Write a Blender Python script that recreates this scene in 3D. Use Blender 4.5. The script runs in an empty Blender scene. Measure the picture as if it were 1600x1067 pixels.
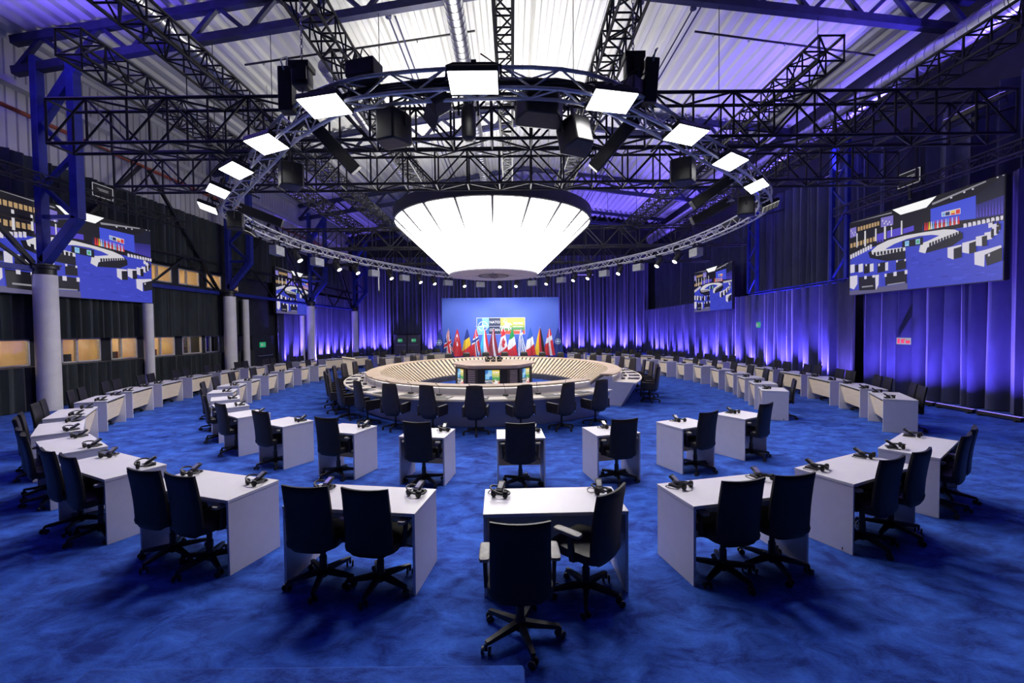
import bpy, math, random
from math import sin, cos, pi, radians, atan2, sqrt, hypot
from mathutils import Matrix, Vector
SC = bpy.context.scene
COL = SC.collection
# ------------------------------------------------------------------ camera, world, exposure
FPX, PITCH, ROLL, CAMH = 660.0, 0.0282, -0.0106, 2.39
cd = bpy.data.cameras.new('camera'); cam = bpy.data.objects.new('camera', cd); COL.objects.link(cam)
cd.sensor_width = 36.0; cd.lens = FPX / 1600.0 * 36.0; cd.clip_end = 200; cd.clip_start = .05
_f = Vector((0, cos(PITCH), -sin(PITCH))); _u = Vector((0, sin(PITCH), cos(PITCH))); _r = Vector((1, 0, 0))
_r2 = cos(ROLL) * _r + sin(ROLL) * _u; _u2 = -sin(ROLL) * _r + cos(ROLL) * _u
cam.matrix_world = Matrix(((_r2.x, _u2.x, -_f.x, 0), (_r2.y, _u2.y, -_f.y, 0), (_r2.z, _u2.z, -_f.z, CAMH), (0, 0, 0, 1)))
SC.camera = cam
SC.view_settings.view_transform = 'Standard'; SC.view_settings.look = 'None'
SC.view_settings.exposure = 0.0; SC.view_settings.gamma = 1.0; SC.view_settings.use_curve_mapping = False
w = bpy.data.worlds.new('world'); SC.world = w; w.use_nodes = True
w.node_tree.nodes['Background'].inputs[0].default_value = (.10, .11, .30, 1)
w.node_tree.nodes['Background'].inputs[1].default_value = .015

# light levels (W) ---------------------------------------------------
P_PANEL, P_UPWASH, P_ROOF, P_FLAG = 52.0, 95.0, 1.0, 560.0
CONE_L, CONE_UP = 11.0, 1450.0
VIOLET = (.17, .11, 1.0)

def area(name, loc, direction, power, sx, sy, color=(1, 1, 1), parent=None, spread=180, xaxis=None):
    l = bpy.data.lights.new(name, 'AREA'); l.energy = power; l.shape = 'RECTANGLE'; l.size = sx; l.size_y = sy; l.color = color
    l.spread = radians(spread)
    o = bpy.data.objects.new(name, l); COL.objects.link(o)
    z = -Vector(direction).normalized()
    x = Vector(xaxis) if xaxis else Vector((1, 0, 0))
    x = (x - z * x.dot(z))
    if x.length < 1e-3: x = Vector((0, 1, 0)) - z * z.y
    x.normalize(); y = z.cross(x)
    o.matrix_world = Matrix(((x.x, y.x, z.x, loc[0]), (x.y, y.y, z.y, loc[1]), (x.z, y.z, z.z, loc[2]), (0, 0, 0, 1)))
    if parent:
        m = o.matrix_world.copy(); o.parent = parent; o.matrix_parent_inverse = Matrix(); o.matrix_local = m
    return o
def spot(name, loc, target, power, angle, color=(1, 1, 1), blend=.6, size=.12):
    l = bpy.data.lights.new(name, 'SPOT'); l.energy = power; l.spot_size = radians(angle); l.spot_blend = blend; l.color = color; l.shadow_soft_size = size
    o = bpy.data.objects.new(name, l); COL.objects.link(o); o.location = loc
    o.rotation_euler = (Vector(target) - Vector(loc)).to_track_quat('-Z', 'Y').to_euler()
    return o
VFILL = area('rear_wash_light', (0, -4.5, 5.5), (0, 1, -.6), 9, 6, .6, (.16, .14, 1))

# ------------------------------------------------------------------ materials
MATS = {}
def mat(name, color, rough=.5, metal=0., emit=None, estr=0., noise=None, bump=None, sheen=0., spec=.5, trans=0., alpha=1.):
    if name in MATS: return MATS[name]
    m = bpy.data.materials.new(name); m.use_nodes = True; MATS[name] = m
    nt = m.node_tree; b = nt.nodes['Principled BSDF']
    b.inputs['Base Color'].default_value = (*color, 1); b.inputs['Roughness'].default_value = rough; b.inputs['Metallic'].default_value = metal
    b.inputs['Specular IOR Level'].default_value = spec
    if sheen: b.inputs['Sheen Weight'].default_value = sheen
    if trans: b.inputs['Transmission Weight'].default_value = trans
    if alpha < 1: b.inputs['Alpha'].default_value = alpha
    if emit: b.inputs['Emission Color'].default_value = (*emit, 1); b.inputs['Emission Strength'].default_value = estr
    if noise or bump:
        tc = nt.nodes.new('ShaderNodeTexCoord')
    if noise:                                   # noise = (scale xyz, colour2, detail, lo, hi)
        sc, c2, det, lo, hi = noise
        mp = nt.nodes.new('ShaderNodeMapping'); mp.inputs['Scale'].default_value = sc
        nt.links.new(tc.outputs['Object'], mp.inputs[0])
        n = nt.nodes.new('ShaderNodeTexNoise'); n.inputs['Scale'].default_value = 1; n.inputs['Detail'].default_value = det
        n.inputs['Distortion'].default_value = .4
        nt.links.new(mp.outputs[0], n.inputs['Vector'])
        r = nt.nodes.new('ShaderNodeValToRGB'); r.color_ramp.elements[0].position = lo; r.color_ramp.elements[1].position = hi
        r.color_ramp.elements[0].color = (*color, 1); r.color_ramp.elements[1].color = (*c2, 1)
        nt.links.new(n.outputs['Fac'], r.inputs[0]); nt.links.new(r.outputs[0], b.inputs['Base Color'])
    if bump:
        sc, st, dist = bump
        n2 = nt.nodes.new('ShaderNodeTexNoise'); n2.inputs['Scale'].default_value = sc; n2.inputs['Detail'].default_value = 4
        nt.links.new(tc.outputs['Object'], n2.inputs['Vector'])
        bp = nt.nodes.new('ShaderNodeBump'); bp.inputs['Strength'].default_value = st; bp.inputs['Distance'].default_value = dist
        nt.links.new(n2.outputs['Fac'], bp.inputs['Height']); nt.links.new(bp.outputs[0], b.inputs['Normal'])
    return m
def emis(name, color, strength):
    return mat(name, (.02, .02, .02), .6, emit=color, estr=strength)

# carpet: royal blue velvet with brushed pile marks
def carpet():
    m = bpy.data.materials.new('carpet_blue'); m.use_nodes = True; nt = m.node_tree; b = nt.nodes['Principled BSDF']
    tc = nt.nodes.new('ShaderNodeTexCoord')
    def ns(scale, det, rough, dist, vec=(1, 1, 1)):
        mp = nt.nodes.new('ShaderNodeMapping'); mp.inputs['Scale'].default_value = vec; nt.links.new(tc.outputs['Object'], mp.inputs[0])
        n = nt.nodes.new('ShaderNodeTexNoise'); n.inputs['Scale'].default_value = scale; n.inputs['Detail'].default_value = det
        n.inputs['Roughness'].default_value = rough; n.inputs['Distortion'].default_value = dist
        nt.links.new(mp.outputs[0], n.inputs['Vector']); return n
    a = ns(2.6, 9, .70, .55, (1, 1.5, 1)); c = ns(60, 3, .6, 0)
    mx = nt.nodes.new('ShaderNodeMath'); mx.operation = 'MULTIPLY_ADD'
    nt.links.new(c.outputs['Fac'], mx.inputs[0]); mx.inputs[1].default_value = .10; nt.links.new(a.outputs['Fac'], mx.inputs[2])
    r = nt.nodes.new('ShaderNodeValToRGB'); e = r.color_ramp.elements
    e[0].position = .43; e[0].color = (.005, .020, .165, 1); e[1].position = .72; e[1].color = (.036, .125, .56, 1)
    nt.links.new(mx.outputs[0], r.inputs[0]); nt.links.new(r.outputs[0], b.inputs['Base Color'])
    b.inputs['Roughness'].default_value = .9; b.inputs['Specular IOR Level'].default_value = .15
    b.inputs['Sheen Weight'].default_value = .25; b.inputs['Sheen Tint'].default_value = (.25, .4, 1, 1)
    bp = nt.nodes.new('ShaderNodeBump'); bp.inputs['Strength'].default_value = .5; bp.inputs['Distance'].default_value = .01
    nt.links.new(c.outputs['Fac'], bp.inputs['Height']); nt.links.new(bp.outputs[0], b.inputs['Normal'])
    MATS['carpet'] = m; return m
M_CARPET = carpet()
M_LAM = mat('white_laminate', (.58, .56, .60), .38, noise=((3, 3, 3), (.60, .58, .62), 2, .4, .6))
M_LAME = mat('laminate_edge', (.60, .58, .64), .4, noise=((9, 9, 9), (.62, .6, .66), 2, .4, .6))
M_BIRCH = mat('birch_wood', (.88, .74, .52), .45, noise=((3, 3, 22), (.80, .64, .42), 4, .35, .7))
M_OAK = mat('oak_wood', (.72, .57, .42), .4, noise=((2, 2, 20), (.60, .45, .31), 4, .35, .7))
M_DGREY = mat('dark_grey_board', (.07, .065, .075), .5, noise=((5, 5, 5), (.09, .085, .095), 2, .4, .6))
M_LEATHER = mat('black_leather', (.010, .0095, .0105), .45, spec=.3, bump=(90, .15, .004), noise=((6, 6, 6), (.014, .013, .0145), 3, .4, .6))
M_BROWNL = mat('brown_leather', (.019, .015, .015), .4, bump=(90, .15, .004), noise=((6, 6, 6), (.028, .022, .022), 3, .4, .6))
M_PLAST = mat('black_plastic', (.012, .012, .014), .45, noise=((8, 8, 8), (.018, .018, .02), 2, .4, .6))
M_PAD = mat('arm_pad_glare_grey', (.20, .19, .18), .45, noise=((20, 20, 20), (.25, .24, .22), 2, .4, .6))  # black plastic pads; their bright reflection is put into this mid-grey
M_SILV = mat('silver_plastic', (.5, .5, .5), .3, .6, noise=((20, 20, 20), (.4, .4, .4), 2, .4, .6))
M_CHROME = mat('chrome', (.7, .7, .7), .15, 1., noise=((20, 20, 20), (.6, .6, .6), 2, .4, .6))
M_TRUSS = mat('black_truss_paint', (.012, .012, .016), .5, .2, noise=((8, 8, 8), (.022, .022, .026), 2, .4, .6))
M_ALU = mat('aluminium', (.68, .68, .70), .35, .35, noise=((10, 10, 10), (.58, .58, .6), 3, .4, .6))
M_BLUEST = mat('blue_steel', (.012, .02, .20), .45, .1, noise=((4, 4, 4), (.018, .03, .26), 3, .4, .6))
M_ROOFST = mat('dark_blue_steel', (.012, .013, .06), .5, .1, noise=((4, 4, 4), (.02, .022, .085), 3, .4, .6))
M_COLUMN = mat('painted_concrete', (.70, .67, .65), .6, noise=((2, 2, 4), (.76, .73, .71), 4, .35, .65), bump=(30, .1, .005))
M_CURT = mat('navy_curtain', (.030, .034, .085), .85, sheen=.3, noise=((3, 3, 1), (.040, .045, .105), 3, .4, .6), bump=(180, .2, .003))
M_CURTB = mat('black_curtain', (.016, .022, .025), .9, sheen=.2, noise=((3, 3, 1), (.024, .032, .035), 3, .4, .6), bump=(180, .2, .003))
M_DECK = mat('roof_sheet', (.62, .62, .60), .45, .1, noise=((.6, .15, 1), (.5, .5, .48), 4, .4, .65))
M_SIDING = mat('wall_sheet', (.55, .55, .56), .5, .1, noise=((1, .5, .5), (.47, .47, .48), 3, .4, .65))
M_DUCT = mat('galvanised_steel', (.62, .62, .64), .28, .95, noise=((3, 3, 3), (.48, .48, .5), 4, .4, .6))
M_DARK = mat('dark_wall', (.012, .013, .022), .8, noise=((2, 2, 2), (.018, .02, .03), 3, .4, .6))
M_ORANGE = mat('orange_pipe', (.35, .07, .03), .5, noise=((6, 6, 6), (.28, .05, .02), 3, .4, .6))
M_WARM = mat('warm_booth_wall', (.66, .50, .33), .7, noise=((2, 2, 2), (.60, .45, .28), 3, .4, .6))
M_GLASS = None
def glass():
    m = bpy.data.materials.new('window_glass'); m.use_nodes = True; nt = m.node_tree; nt.nodes.clear()
    o = nt.nodes.new('ShaderNodeOutputMaterial'); mx = nt.nodes.new('ShaderNodeMixShader'); t = nt.nodes.new('ShaderNodeBsdfTransparent'); g = nt.nodes.new('ShaderNodeBsdfGlossy')
    g.inputs['Roughness'].default_value = .03; mx.inputs[0].default_value = .06
    t.inputs[0].default_value = (.93, .95, .95, 1)
    nt.links.new(t.outputs[0], mx.inputs[1]); nt.links.new(g.outputs[0], mx.inputs[2]); nt.links.new(mx.outputs[0], o.inputs[0])
    return m
M_GLASS = glass()

# ------------------------------------------------------------------ mesh helpers
class MB:
    def __init__(s): s.v = []; s.f = []; s.m = []
    def add(s, vs, fs, m=0):
        n = len(s.v); s.v += [tuple(p) for p in vs]; s.f += [tuple(i + n for i in f) for f in fs]; s.m += [m] * len(fs); return s
    def box(s, c, d, m=0, rz=0., M=None):
        x, y, z = d[0] / 2, d[1] / 2, d[2] / 2
        vs = [Vector((a * x, b * y, e * z)) for a in (-1, 1) for b in (-1, 1) for e in (-1, 1)]
        R = M if M is not None else Matrix.Rotation(rz, 3, 'Z')
        vs = [R @ p + Vector(c) for p in vs]
        return s.add(vs, [(0, 1, 3, 2), (4, 6, 7, 5), (0, 4, 5, 1), (2, 3, 7, 6), (0, 2, 6, 4), (1, 5, 7, 3)], m)
    def beam(s, p, q, wd, ht, m=0, up=(0, 0, 1)):
        p, q = Vector(p), Vector(q); d = q - p
        if d.length < 1e-6: return s
        t = d.normalized(); a = t.cross(Vector(up))
        if a.length < 1e-4: a = t.cross(Vector((0, 1, 0)))
        a.normalize(); b = a.cross(t)
        M = Matrix((a, t, b)).transposed()
        return s.box((p + q) / 2, (wd, d.length, ht), m, M=M)
    def tube(s, path, r, n=8, m=0, closed=False, cap=True):
        P = [Vector(p) for p in path]; k = len(P); rs = r if isinstance(r, (list, tuple)) else [r] * k
        vs = []; up = Vector((0, 0, 1))
        for i, p in enumerate(P):
            a = P[(i - 1) % k] if (closed or i > 0) else p; c = P[(i + 1) % k] if (closed or i < k - 1) else p
            t = (c - a).normalized(); x = t.cross(up)
            if x.length < .05: x = t.cross(Vector((0, 1, 0)))
            x.normalize(); y = x.cross(t)
            vs += [p + (x * cos(2 * pi * j / n) + y * sin(2 * pi * j / n)) * rs[i] for j in range(n)]
        fs = [(i * n + j, i * n + (j + 1) % n, ((i + 1) % k) * n + (j + 1) % n, ((i + 1) % k) * n + j) for i in range(k if closed else k - 1) for j in range(n)]
        if cap and not closed: fs += [tuple(range(n))[::-1], tuple((k - 1) * n + j for j in range(n))]
        return s.add(vs, fs, m)
    def lathe(s, prof, n=24, c=(0, 0, 0), m=0, M=None, mm=None):
        vs = []; fs = []; c = Vector(c); k = len(prof)
        for r, z in prof:
            for j in range(n):
                p = Vector((r * cos(2 * pi * j / n), r * sin(2 * pi * j / n), z))
                vs.append((M @ p if M is not None else p) + c)
        for i in range(k - 1):
            for j in range(n): fs.append((i * n + j, i * n + (j + 1) % n, (i + 1) * n + (j + 1) % n, (i + 1) * n + j))
        fs += [tuple(range(n))[::-1], tuple((k - 1) * n + j for j in range(n))]
        return s.add(vs, fs, m)
    def cyl(s, p, q, r, n=12, m=0): return s.tube([p, q], r, n, m)
    def sbox(s, c, d, e=.3, nu=20, nv=10, m=0, M=None):      # superellipsoid cushion
        def pw(x): return math.copysign(abs(x) ** e, x)
        vs = []; c = Vector(c)
        for i in range(nv + 1):
            ph = -pi / 2 + pi * i / nv
            for j in range(nu):
                th = 2 * pi * j / nu
                p = Vector((d[0] / 2 * pw(cos(ph)) * pw(cos(th)), d[1] / 2 * pw(cos(ph)) * pw(sin(th)), d[2] / 2 * pw(sin(ph))))
                vs.append((M @ p if M is not None else p) + c)
        fs = [(i * nu + j, i * nu + (j + 1) % nu, (i + 1) * nu + (j + 1) % nu, (i + 1) * nu + j) for i in range(nv) for j in range(nu)]
        return s.add(vs, fs, m)
    def grid(s, fn, nu, nv, m=0, mf=None):
        vs = [fn(i / nu, j / nv) for j in range(nv + 1) for i in range(nu + 1)]
        n0 = len(s.v); s.v += [tuple(p) for p in vs]
        for j in range(nv):
            for i in range(nu):
                a = n0 + j * (nu + 1) + i; s.f.append((a, a + 1, a + nu + 2, a + nu + 1)); s.m.append(mf((i + .5) / nu, (j + .5) / nv) if mf else m)
        return s
    def shell(s, fn, th, nu, nv, m=0):                       # closed slab: fn(u,v) -> mid point, th(u,v) thickness along y
        n0 = len(s.v); W = nu + 1
        for sgn in (1, -1):
            for j in range(nv + 1):
                for i in range(nu + 1):
                    p = fn(i / nu, j / nv); s.v.append((p[0], p[1] + sgn * th(i / nu, j / nv) / 2, p[2]))
        N = W * (nv + 1); fs = []
        for j in range(nv):
            for i in range(nu):
                a = j * W + i; fs.append((a, a + W, a + W + 1, a + 1)); fs.append((N + a, N + a + 1, N + a + W + 1, N + a + W))
        for i in range(nu):
            fs.append((i, i + 1, N + i + 1, N + i)); a = nv * W + i; fs.append((a + 1, a, N + a, N + a + 1))
        for j in range(nv):
            a = j * W; fs.append((a + W, a, N + a, N + a + W)); a += nu; fs.append((a, a + W, N + a + W, N + a))
        s.f += [tuple(q + n0 for q in f) for f in fs]; s.m += [m] * len(fs); return s
    def prism(s, pts, z0, z1, m=0, M=None, c=(0, 0, 0)):
        n = len(pts); vs = [Vector((x, y, z)) for z in (z0, z1) for x, y in pts]
        if M is not None: vs = [M @ p for p in vs]
        vs = [p + Vector(c) for p in vs]
        return s.add(vs, [tuple(range(n))[::-1], tuple(range(n, 2 * n))] + [(i, (i + 1) % n, n + (i + 1) % n, n + i) for i in range(n)], m)
    def mesh(s, name, mats, smooth=True, ang=35):
        me = bpy.data.meshes.new(name); me.from_pydata(s.v, [], s.f)
        for k in (mats if isinstance(mats, (list, tuple)) else [mats]): me.materials.append(k)
        me.polygons.foreach_set('material_index', s.m)
        if smooth:
            me.polygons.foreach_set('use_smooth', [True] * len(s.f)); me.update(); me.set_sharp_from_angle(angle=radians(ang))
        me.update(); return me
def link(name, me, parent=None, loc=(0, 0, 0), rz=0.):
    o = bpy.data.objects.new(name, me); COL.objects.link(o); o.location = loc; o.rotation_euler = (0, 0, rz)
    if parent: o.parent = parent
    return o
def obj(name, mb, mats, parent=None, loc=(0, 0, 0), rz=0., bevel=0., smooth=True, ang=35):
    o = link(name, mb.mesh(name, mats, smooth, ang), parent, loc, rz)
    if bevel:
        b = o.modifiers.new('bevel', 'BEVEL'); b.width = bevel; b.segments = 2; b.limit_method = 'ANGLE'
    return o
def tag(o, label, cat, group=None, kind=None):
    o['label'] = label; o['category'] = cat
    if group: o['group'] = group
    if kind: o['kind'] = kind
    return o
def thing(name, label, cat, loc=(0, 0, 0), rz=0., group=None):
    o = bpy.data.objects.new(name, None); o.empty_display_size = .1; COL.objects.link(o); o.location = loc; o.rotation_euler = (0, 0, rz)
    return tag(o, label, cat, group)
def struct(name, mb, mats, smooth=True, parent=None, bevel=0):
    o = obj(name, mb, mats, parent, smooth=smooth, bevel=bevel); o['kind'] = 'structure'; return o
def kids(o): return [c for c in bpy.data.objects if c.parent == o]
_tree = {}
def tree(o):
    if o.name not in _tree: _tree[o.name] = [(c, [(d) for d in o2]) for c, o2 in ((c, list(c.children)) for c in o.children)]
    return _tree[o.name]
def dup(root, loc, rz, label, group=None, M=None):
    r = root.copy(); COL.objects.link(r); r['label'] = label
    if M is not None: r.matrix_world = M
    else: r.location = loc; r.rotation_euler = (0, 0, rz)
    if group: r['group'] = group
    for c, ds in tree(root):
        k = c.copy(); COL.objects.link(k); k.parent = r
        for d in ds:
            e = d.copy(); COL.objects.link(e); e.parent = k
    return r
class Proto:
    """first placement moves the built thing itself, later ones copy it"""
    def __init__(s, root): s.r = root; s.used = False; tree(root)
    def put(s, loc, rz, label, group=None, M=None):
        if not s.used:
            s.used = True; s.r['label'] = label
            if M is not None: s.r.matrix_world = M
            else: s.r.location = loc; s.r.rotation_euler = (0, 0, rz)
            if group: s.r['group'] = group
            return s.r
        return dup(s.r, loc, rz, label, group, M)
ORD = ('first second third fourth fifth sixth seventh eighth ninth tenth eleventh twelfth thirteenth fourteenth fifteenth sixteenth seventeenth '
       'eighteenth nineteenth twentieth twenty-first twenty-second twenty-third twenty-fourth twenty-fifth twenty-sixth twenty-seventh twenty-eighth '
       'twenty-ninth thirtieth thirty-first thirty-second thirty-third thirty-fourth thirty-fifth thirty-sixth thirty-seventh thirty-eighth thirty-ninth fortieth').split()
def text_mb(mb, body, size, M, m=0, align='CENTER', bold=0.):
    c = bpy.data.curves.new('lettering', 'FONT'); c.body = body; c.size = size; c.align_x = align; c.align_y = 'CENTER'; c.offset = bold; c.resolution_u = 3
    o = bpy.data.objects.new('lettering', c); COL.objects.link(o); bpy.context.view_layer.update()
    me = bpy.data.meshes.new_from_object(o)
    vs = [M @ v.co for v in me.vertices]; fs = [tuple(p.vertices) for p in me.polygons]
    mb.add(vs, fs, m); bpy.data.objects.remove(o); bpy.data.curves.remove(c); bpy.data.meshes.remove(me)
R3 = lambda ax, a: Matrix.Rotation(a, 3, ax)
rnd = random.Random(7)
# ------------------------------------------------------------------ room shell
mb = MB(); mb.box((-2, 19, -.05), (38, 54, .1)); fl = struct('floor', mb, M_CARPET, False)
RIDGE = 1.0
def chord_z(x): return 13.05 - (.155 * (RIDGE - x) if x < RIDGE else .120 * (x - RIDGE))
def deck(x0, x1):
    """trapezoidal roof sheet, ribs along y"""
    mb = MB(); per, dp = .46, .11; n = int((x1 - x0) / per); xs = []
    for i in range(n):
        a = x0 + i * per
        xs += [(a, 0), (a + .17, 0), (a + .23, dp), (a + .40, dp)]
    xs.append((x0 + n * per, 0)); ys = [-2, 41.5]
    vs = [(x, y, chord_z(x) + 1.12 + d) for y in ys for x, d in xs]; k = len(xs)
    mb.add(vs, [(i, i + 1, k + i + 1, k + i) for i in range(k - 1)])
    vs2 = [(x, y, chord_z(x) + 1.30) for y in ys for x in (x0, x1)]
    mb.add(vs2, [(0, 1, 3, 2)])
    return mb
def merge(*ms):
    r = MB()
    for q in ms: r.add(q.v, q.f)
    return r
struct('ceiling', merge(deck(-15.7, RIDGE), deck(RIDGE, 14.5)), M_DECK, False)
def vsheet(x, y0, y1, z0, z1, per=.3, dp=.05, sgn=1):
    mb = MB(); n = int((y1 - y0) / per); ys = []
    for i in range(n):
        a = y0 + i * per; ys += [(a, 0), (a + .03, 0), (a + .05, dp), (a + per - .02, dp)]
    ys.append((y1, 0)); k = len(ys)
    vs = [(x + sgn * d, y, z) for z in (z0, z1) for y, d in ys]
    mb.add(vs, [(i, i + 1, k + i + 1, k + i) for i in range(k - 1)]); return mb
ms = vsheet(-15.7, -2, 41, 8.0, 12.2); struct('wall_left_upper', ms, M_SIDING, False)
mb = MB(); mb.box((-15.5, 19, 10.22), (.35, 44, .2)); struct('trim_1', mb, M_SIDING, False)
mb = MB(); mb.tube([(-15.2, -2, 9.3), (-15.2, 41, 9.3)], .07, 8); o = obj('sprinkler_main', mb, M_ORANGE)
tag(o, 'orange sprinkler main running below the sheeted band of the column side wall', 'pipe')
mb = MB(); mb.box((14.55, 19, 6.5), (.1, 46, 13)); struct('wall_right', mb, M_DARK, False)
mb = MB(); mb.box((-.6, 41.9, 6.5), (31, .1, 13)); struct('wall_back', mb, M_DARK, False)

# left wall: strips around the booth windows (rows of openings at two heights)
LOW = [(12.2, 13.6), (14.55, 15.95), (16.35, 17.5), (18.2, 19.45), (19.9, 21.15), (21.4, 22.4)]
UP = [(18.15, 19.4), (19.8, 21.1), (21.6, 22.7), (23.1, 24.1)]
mb = MB(); X = -15.6
def strip(z0, z1, y0=-2, y1=41.9): mb.box((X, (y0 + y1) / 2, (z0 + z1) / 2), (.1, y1 - y0, z1 - z0))
strip(0, 1.38); strip(2.25, 4.68); strip(5.42, 8.1)
for rows, z0, z1 in ((LOW, 1.38, 2.25), (UP, 4.68, 5.42)):
    y = -2
    for a, b in rows: strip(z0, z1, y, a); y = b
    strip(z0, z1, y, 41.9)
struct('wall_left', mb, M_DARK, False)
# booth rooms behind the openings
wn = 0
def booth(y0, y1, z0, z1, lit):
    global wn
    wn += 1
    f = MB(); t = .05; xx = -15.58
    for a, b in ((y0, y0 + t), (y1 - t, y1)): f.box((xx, (a + b) / 2, (z0 + z1) / 2), (.1, b - a, z1 - z0))
    for a, b in ((z0, z0 + t), (z1 - t, z1)): f.box((xx, (y0 + y1) / 2, (a + b) / 2), (.1, y1 - y0, b - a))
    f.box((xx, y0 + (y1 - y0) * .38, (z0 + z1) / 2), (.1, .07, z1 - z0))
    o = obj('window_%d' % wn, f, M_ALU, None, bevel=.006); o['kind'] = 'structure'
    g = MB(); g.box((xx, (y0 + y1) / 2, (z0 + z1) / 2), (.012, y1 - y0 - .06, z1 - z0 - .06)); obj('pane', g, M_GLASS, o)
    r = MB(); D = 1.9; ya, yb, za, zb = y0 - .16, y1 + .16, z0 - .6, z1 + .25; xb = -15.66 - D
    r.box((xb - .03, (ya + yb) / 2, (za + zb) / 2), (.06, yb - ya, zb - za))
    for yy in (ya, yb): r.box(((xb - 15.66) / 2, yy, (za + zb) / 2), (D, .04, zb - za))
    for zz in (za, zb): r.box(((xb - 15.66) / 2, (ya + yb) / 2, zz), (D, yb - ya, .04))
    struct('wall_booth_%d' % wn, r, M_WARM if lit else M_DARK, False)
    if lit: area('booth_lamp', (-16.5, (y0 + y1) / 2, zb - .06), (0, 0, -1), 17, 1., .5, (1, .78, .50))
    return za
for i, (a, b) in enumerate(LOW):
    za = booth(a, b, 1.38, 2.25, i < 5)
    if i < 5:
        t = thing('booth_monitor', 'black monitor on the sill of the ' + ORD[i] + ' ground-level interpreter booth from the camera', 'monitor', (-15.95, a + .42, 1.30), radians(70), 'booth monitors')
        m = MB(); m.box((0, 0, .24), (.46, .04, .28)); obj('screen', m, M_PLAST, t, bevel=.008)
        m = MB(); m.cyl((0, .01, 0), (0, .01, .12), .02); m.box((0, 0, .006), (.2, .14, .012)); obj('foot', m, M_PLAST, t)
        t = thing('booth_chair', 'dark chair inside the ' + ORD[i] + ' ground-level interpreter booth from the camera', 'chair', (-16.5, a + .85, za + .02), radians(-80), 'booth chairs')
        m = MB(); m.sbox((0, 0, .45), (.46, .46, .09)); obj('seat', m, M_BROWNL, t)
        m = MB(); m.sbox((0, -.22, .78), (.44, .09, .5)); obj('backrest', m, M_BROWNL, t)
        m = MB(); m.cyl((0, 0, 0), (0, 0, .42), .03); m.box((0, 0, .02), (.4, .06, .04)); m.box((0, 0, .02), (.06, .4, .04)); obj('base', m, M_PLAST, t)
for a, b in UP: booth(a, b, 4.68, 5.42, True)
mb = MB(); mb.box((-15.42, 17.0, 1.34), (.3, 11.5, .05)); struct('sill_left', mb, M_DGREY, False)

# ------------------------------------------------------------------ curtains
def curtain(name, p0, p1, z0, z1, amp, per, seed, m, label, step=.05, rows=5, open_=None):
    R = random.Random(seed); L = hypot(p1[0] - p0[0], p1[1] - p0[1]); n = max(8, int(L / step))
    tx, ty = (p1[0] - p0[0]) / L, (p1[1] - p0[1]) / L; nx, ny = -ty, tx
    ph = [R.uniform(0, 6.28) for _ in range(4)]
    knots = [R.uniform(-.3, .3) for _ in range(int(L / per) + 3)]
    def fold(s, t):
        k = s / per; i = int(k); wv = knots[i] * (1 - (k - i)) + knots[i + 1] * (k - i)
        a = 2 * pi * (k + wv * 1.3)
        c_ = sin(a); v = math.copysign(abs(c_) ** 1.5, c_) + .28 * sin(2.03 * a + ph[0] + .5 * t) + .4 * sin(.37 * a + ph[1] + .8 * t)
        return amp * v * (1 - .25 * t * sin(.21 * a + ph[2]))
    mb = MB()
    def fn(u, v):
        s = u * L; d = fold(s, v)
        return (p0[0] + tx * s + nx * d, p0[1] + ty * s + ny * d, z0 + (z1 - z0) * v)
    mb.grid(fn, n, rows)
    o = obj(name, mb, m); tag(o, label, 'curtain'); return o
curtain('curtain', (-15.05, 1.0), (-15.05, 24.6), .02, 1.36, .07, .26, 1, M_CURTB, 'short black curtain hanging from the booth sill down to the carpet')
curtain('curtain', (-15.2, 1.0), (-15.2, 24.6), 2.25, 4.55, .07, .27, 2, M_CURTB, 'black curtain hung between the lower booth windows and the steel girder')
curtain('curtain', (-15.25, 5.0), (-15.25, 41), 5.5, 8.05, .07, .3, 3, M_CURTB, 'black curtain above the upper booth windows')
curtain('curtain', (-15.36, 27.6), (-15.36, 41.2), .02, 5.3, .11, .36, 4, M_CURT, 'navy curtain behind the columns, past the exit door, washed violet from the carpet')
curtain('curtain', (-15.0, 41.2), (-11.75, 41.2), .02, 9.5, .16, .36, 5, M_CURT, 'navy end-wall curtain between the corner and the double door')
curtain('curtain', (-8.75, 41.2), (-5.0, 41.2), .02, 9.5, .16, .36, 6, M_CURT, 'navy end-wall curtain between the double door and the blue backdrop')
curtain('curtain', (-11.8, 41.25), (-8.7, 41.25), 2.1, 9.5, .10, .36, 7, M_CURT, 'navy end-wall curtain hanging above the double door')
curtain('curtain', (-5.0, 41.2), (13.3, 41.2), .02, 9.5, .17, .40, 8, M_CURT, 'long navy end-wall curtain behind the backdrop and out to the far corner')
curtain('curtain', (13.0, 41.0), (13.0, 23.5), .02, 4.12, .17, .38, 9, M_CURT, 'navy side curtain under the rail between the far corner and the dark drape')
curtain('curtain', (13.0, 22.7), (13.0, 16.7), .02, 4.12, .17, .38, 10, M_CURT, 'navy side curtain below the blue rail between two dark gathered drapes')
curtain('curtain', (13.28, 15.9), (13.28, 2.0), .02, 6.4, .19, .44, 11, M_CURT, 'navy side curtain behind and below the large screen, lit by the floor battens', rows=6)
curtain('curtain', (14.1, 41.0), (14.1, 2.0), 4.0, 9.3, .18, .5, 12, M_CURT, 'tall dark upper curtain above the blue rail along the screen-only side wall')
for y, s in ((23.1, 'farther of the two dark gathered drapes on the violet-lit side curtain'), (16.3, 'nearer of the two dark gathered drapes, next to the large screen')):
    curtain('drape', (12.95, y + .4), (12.95, y - .4), .02, 4.1, .10, .20, int(y), mat('charcoal_drape', (.045, .050, .058), .9, sheen=.2, noise=((3, 3, 1), (.06, .066, .075), 3, .4, .6)), s, step=.02)
mb = MB()
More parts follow.
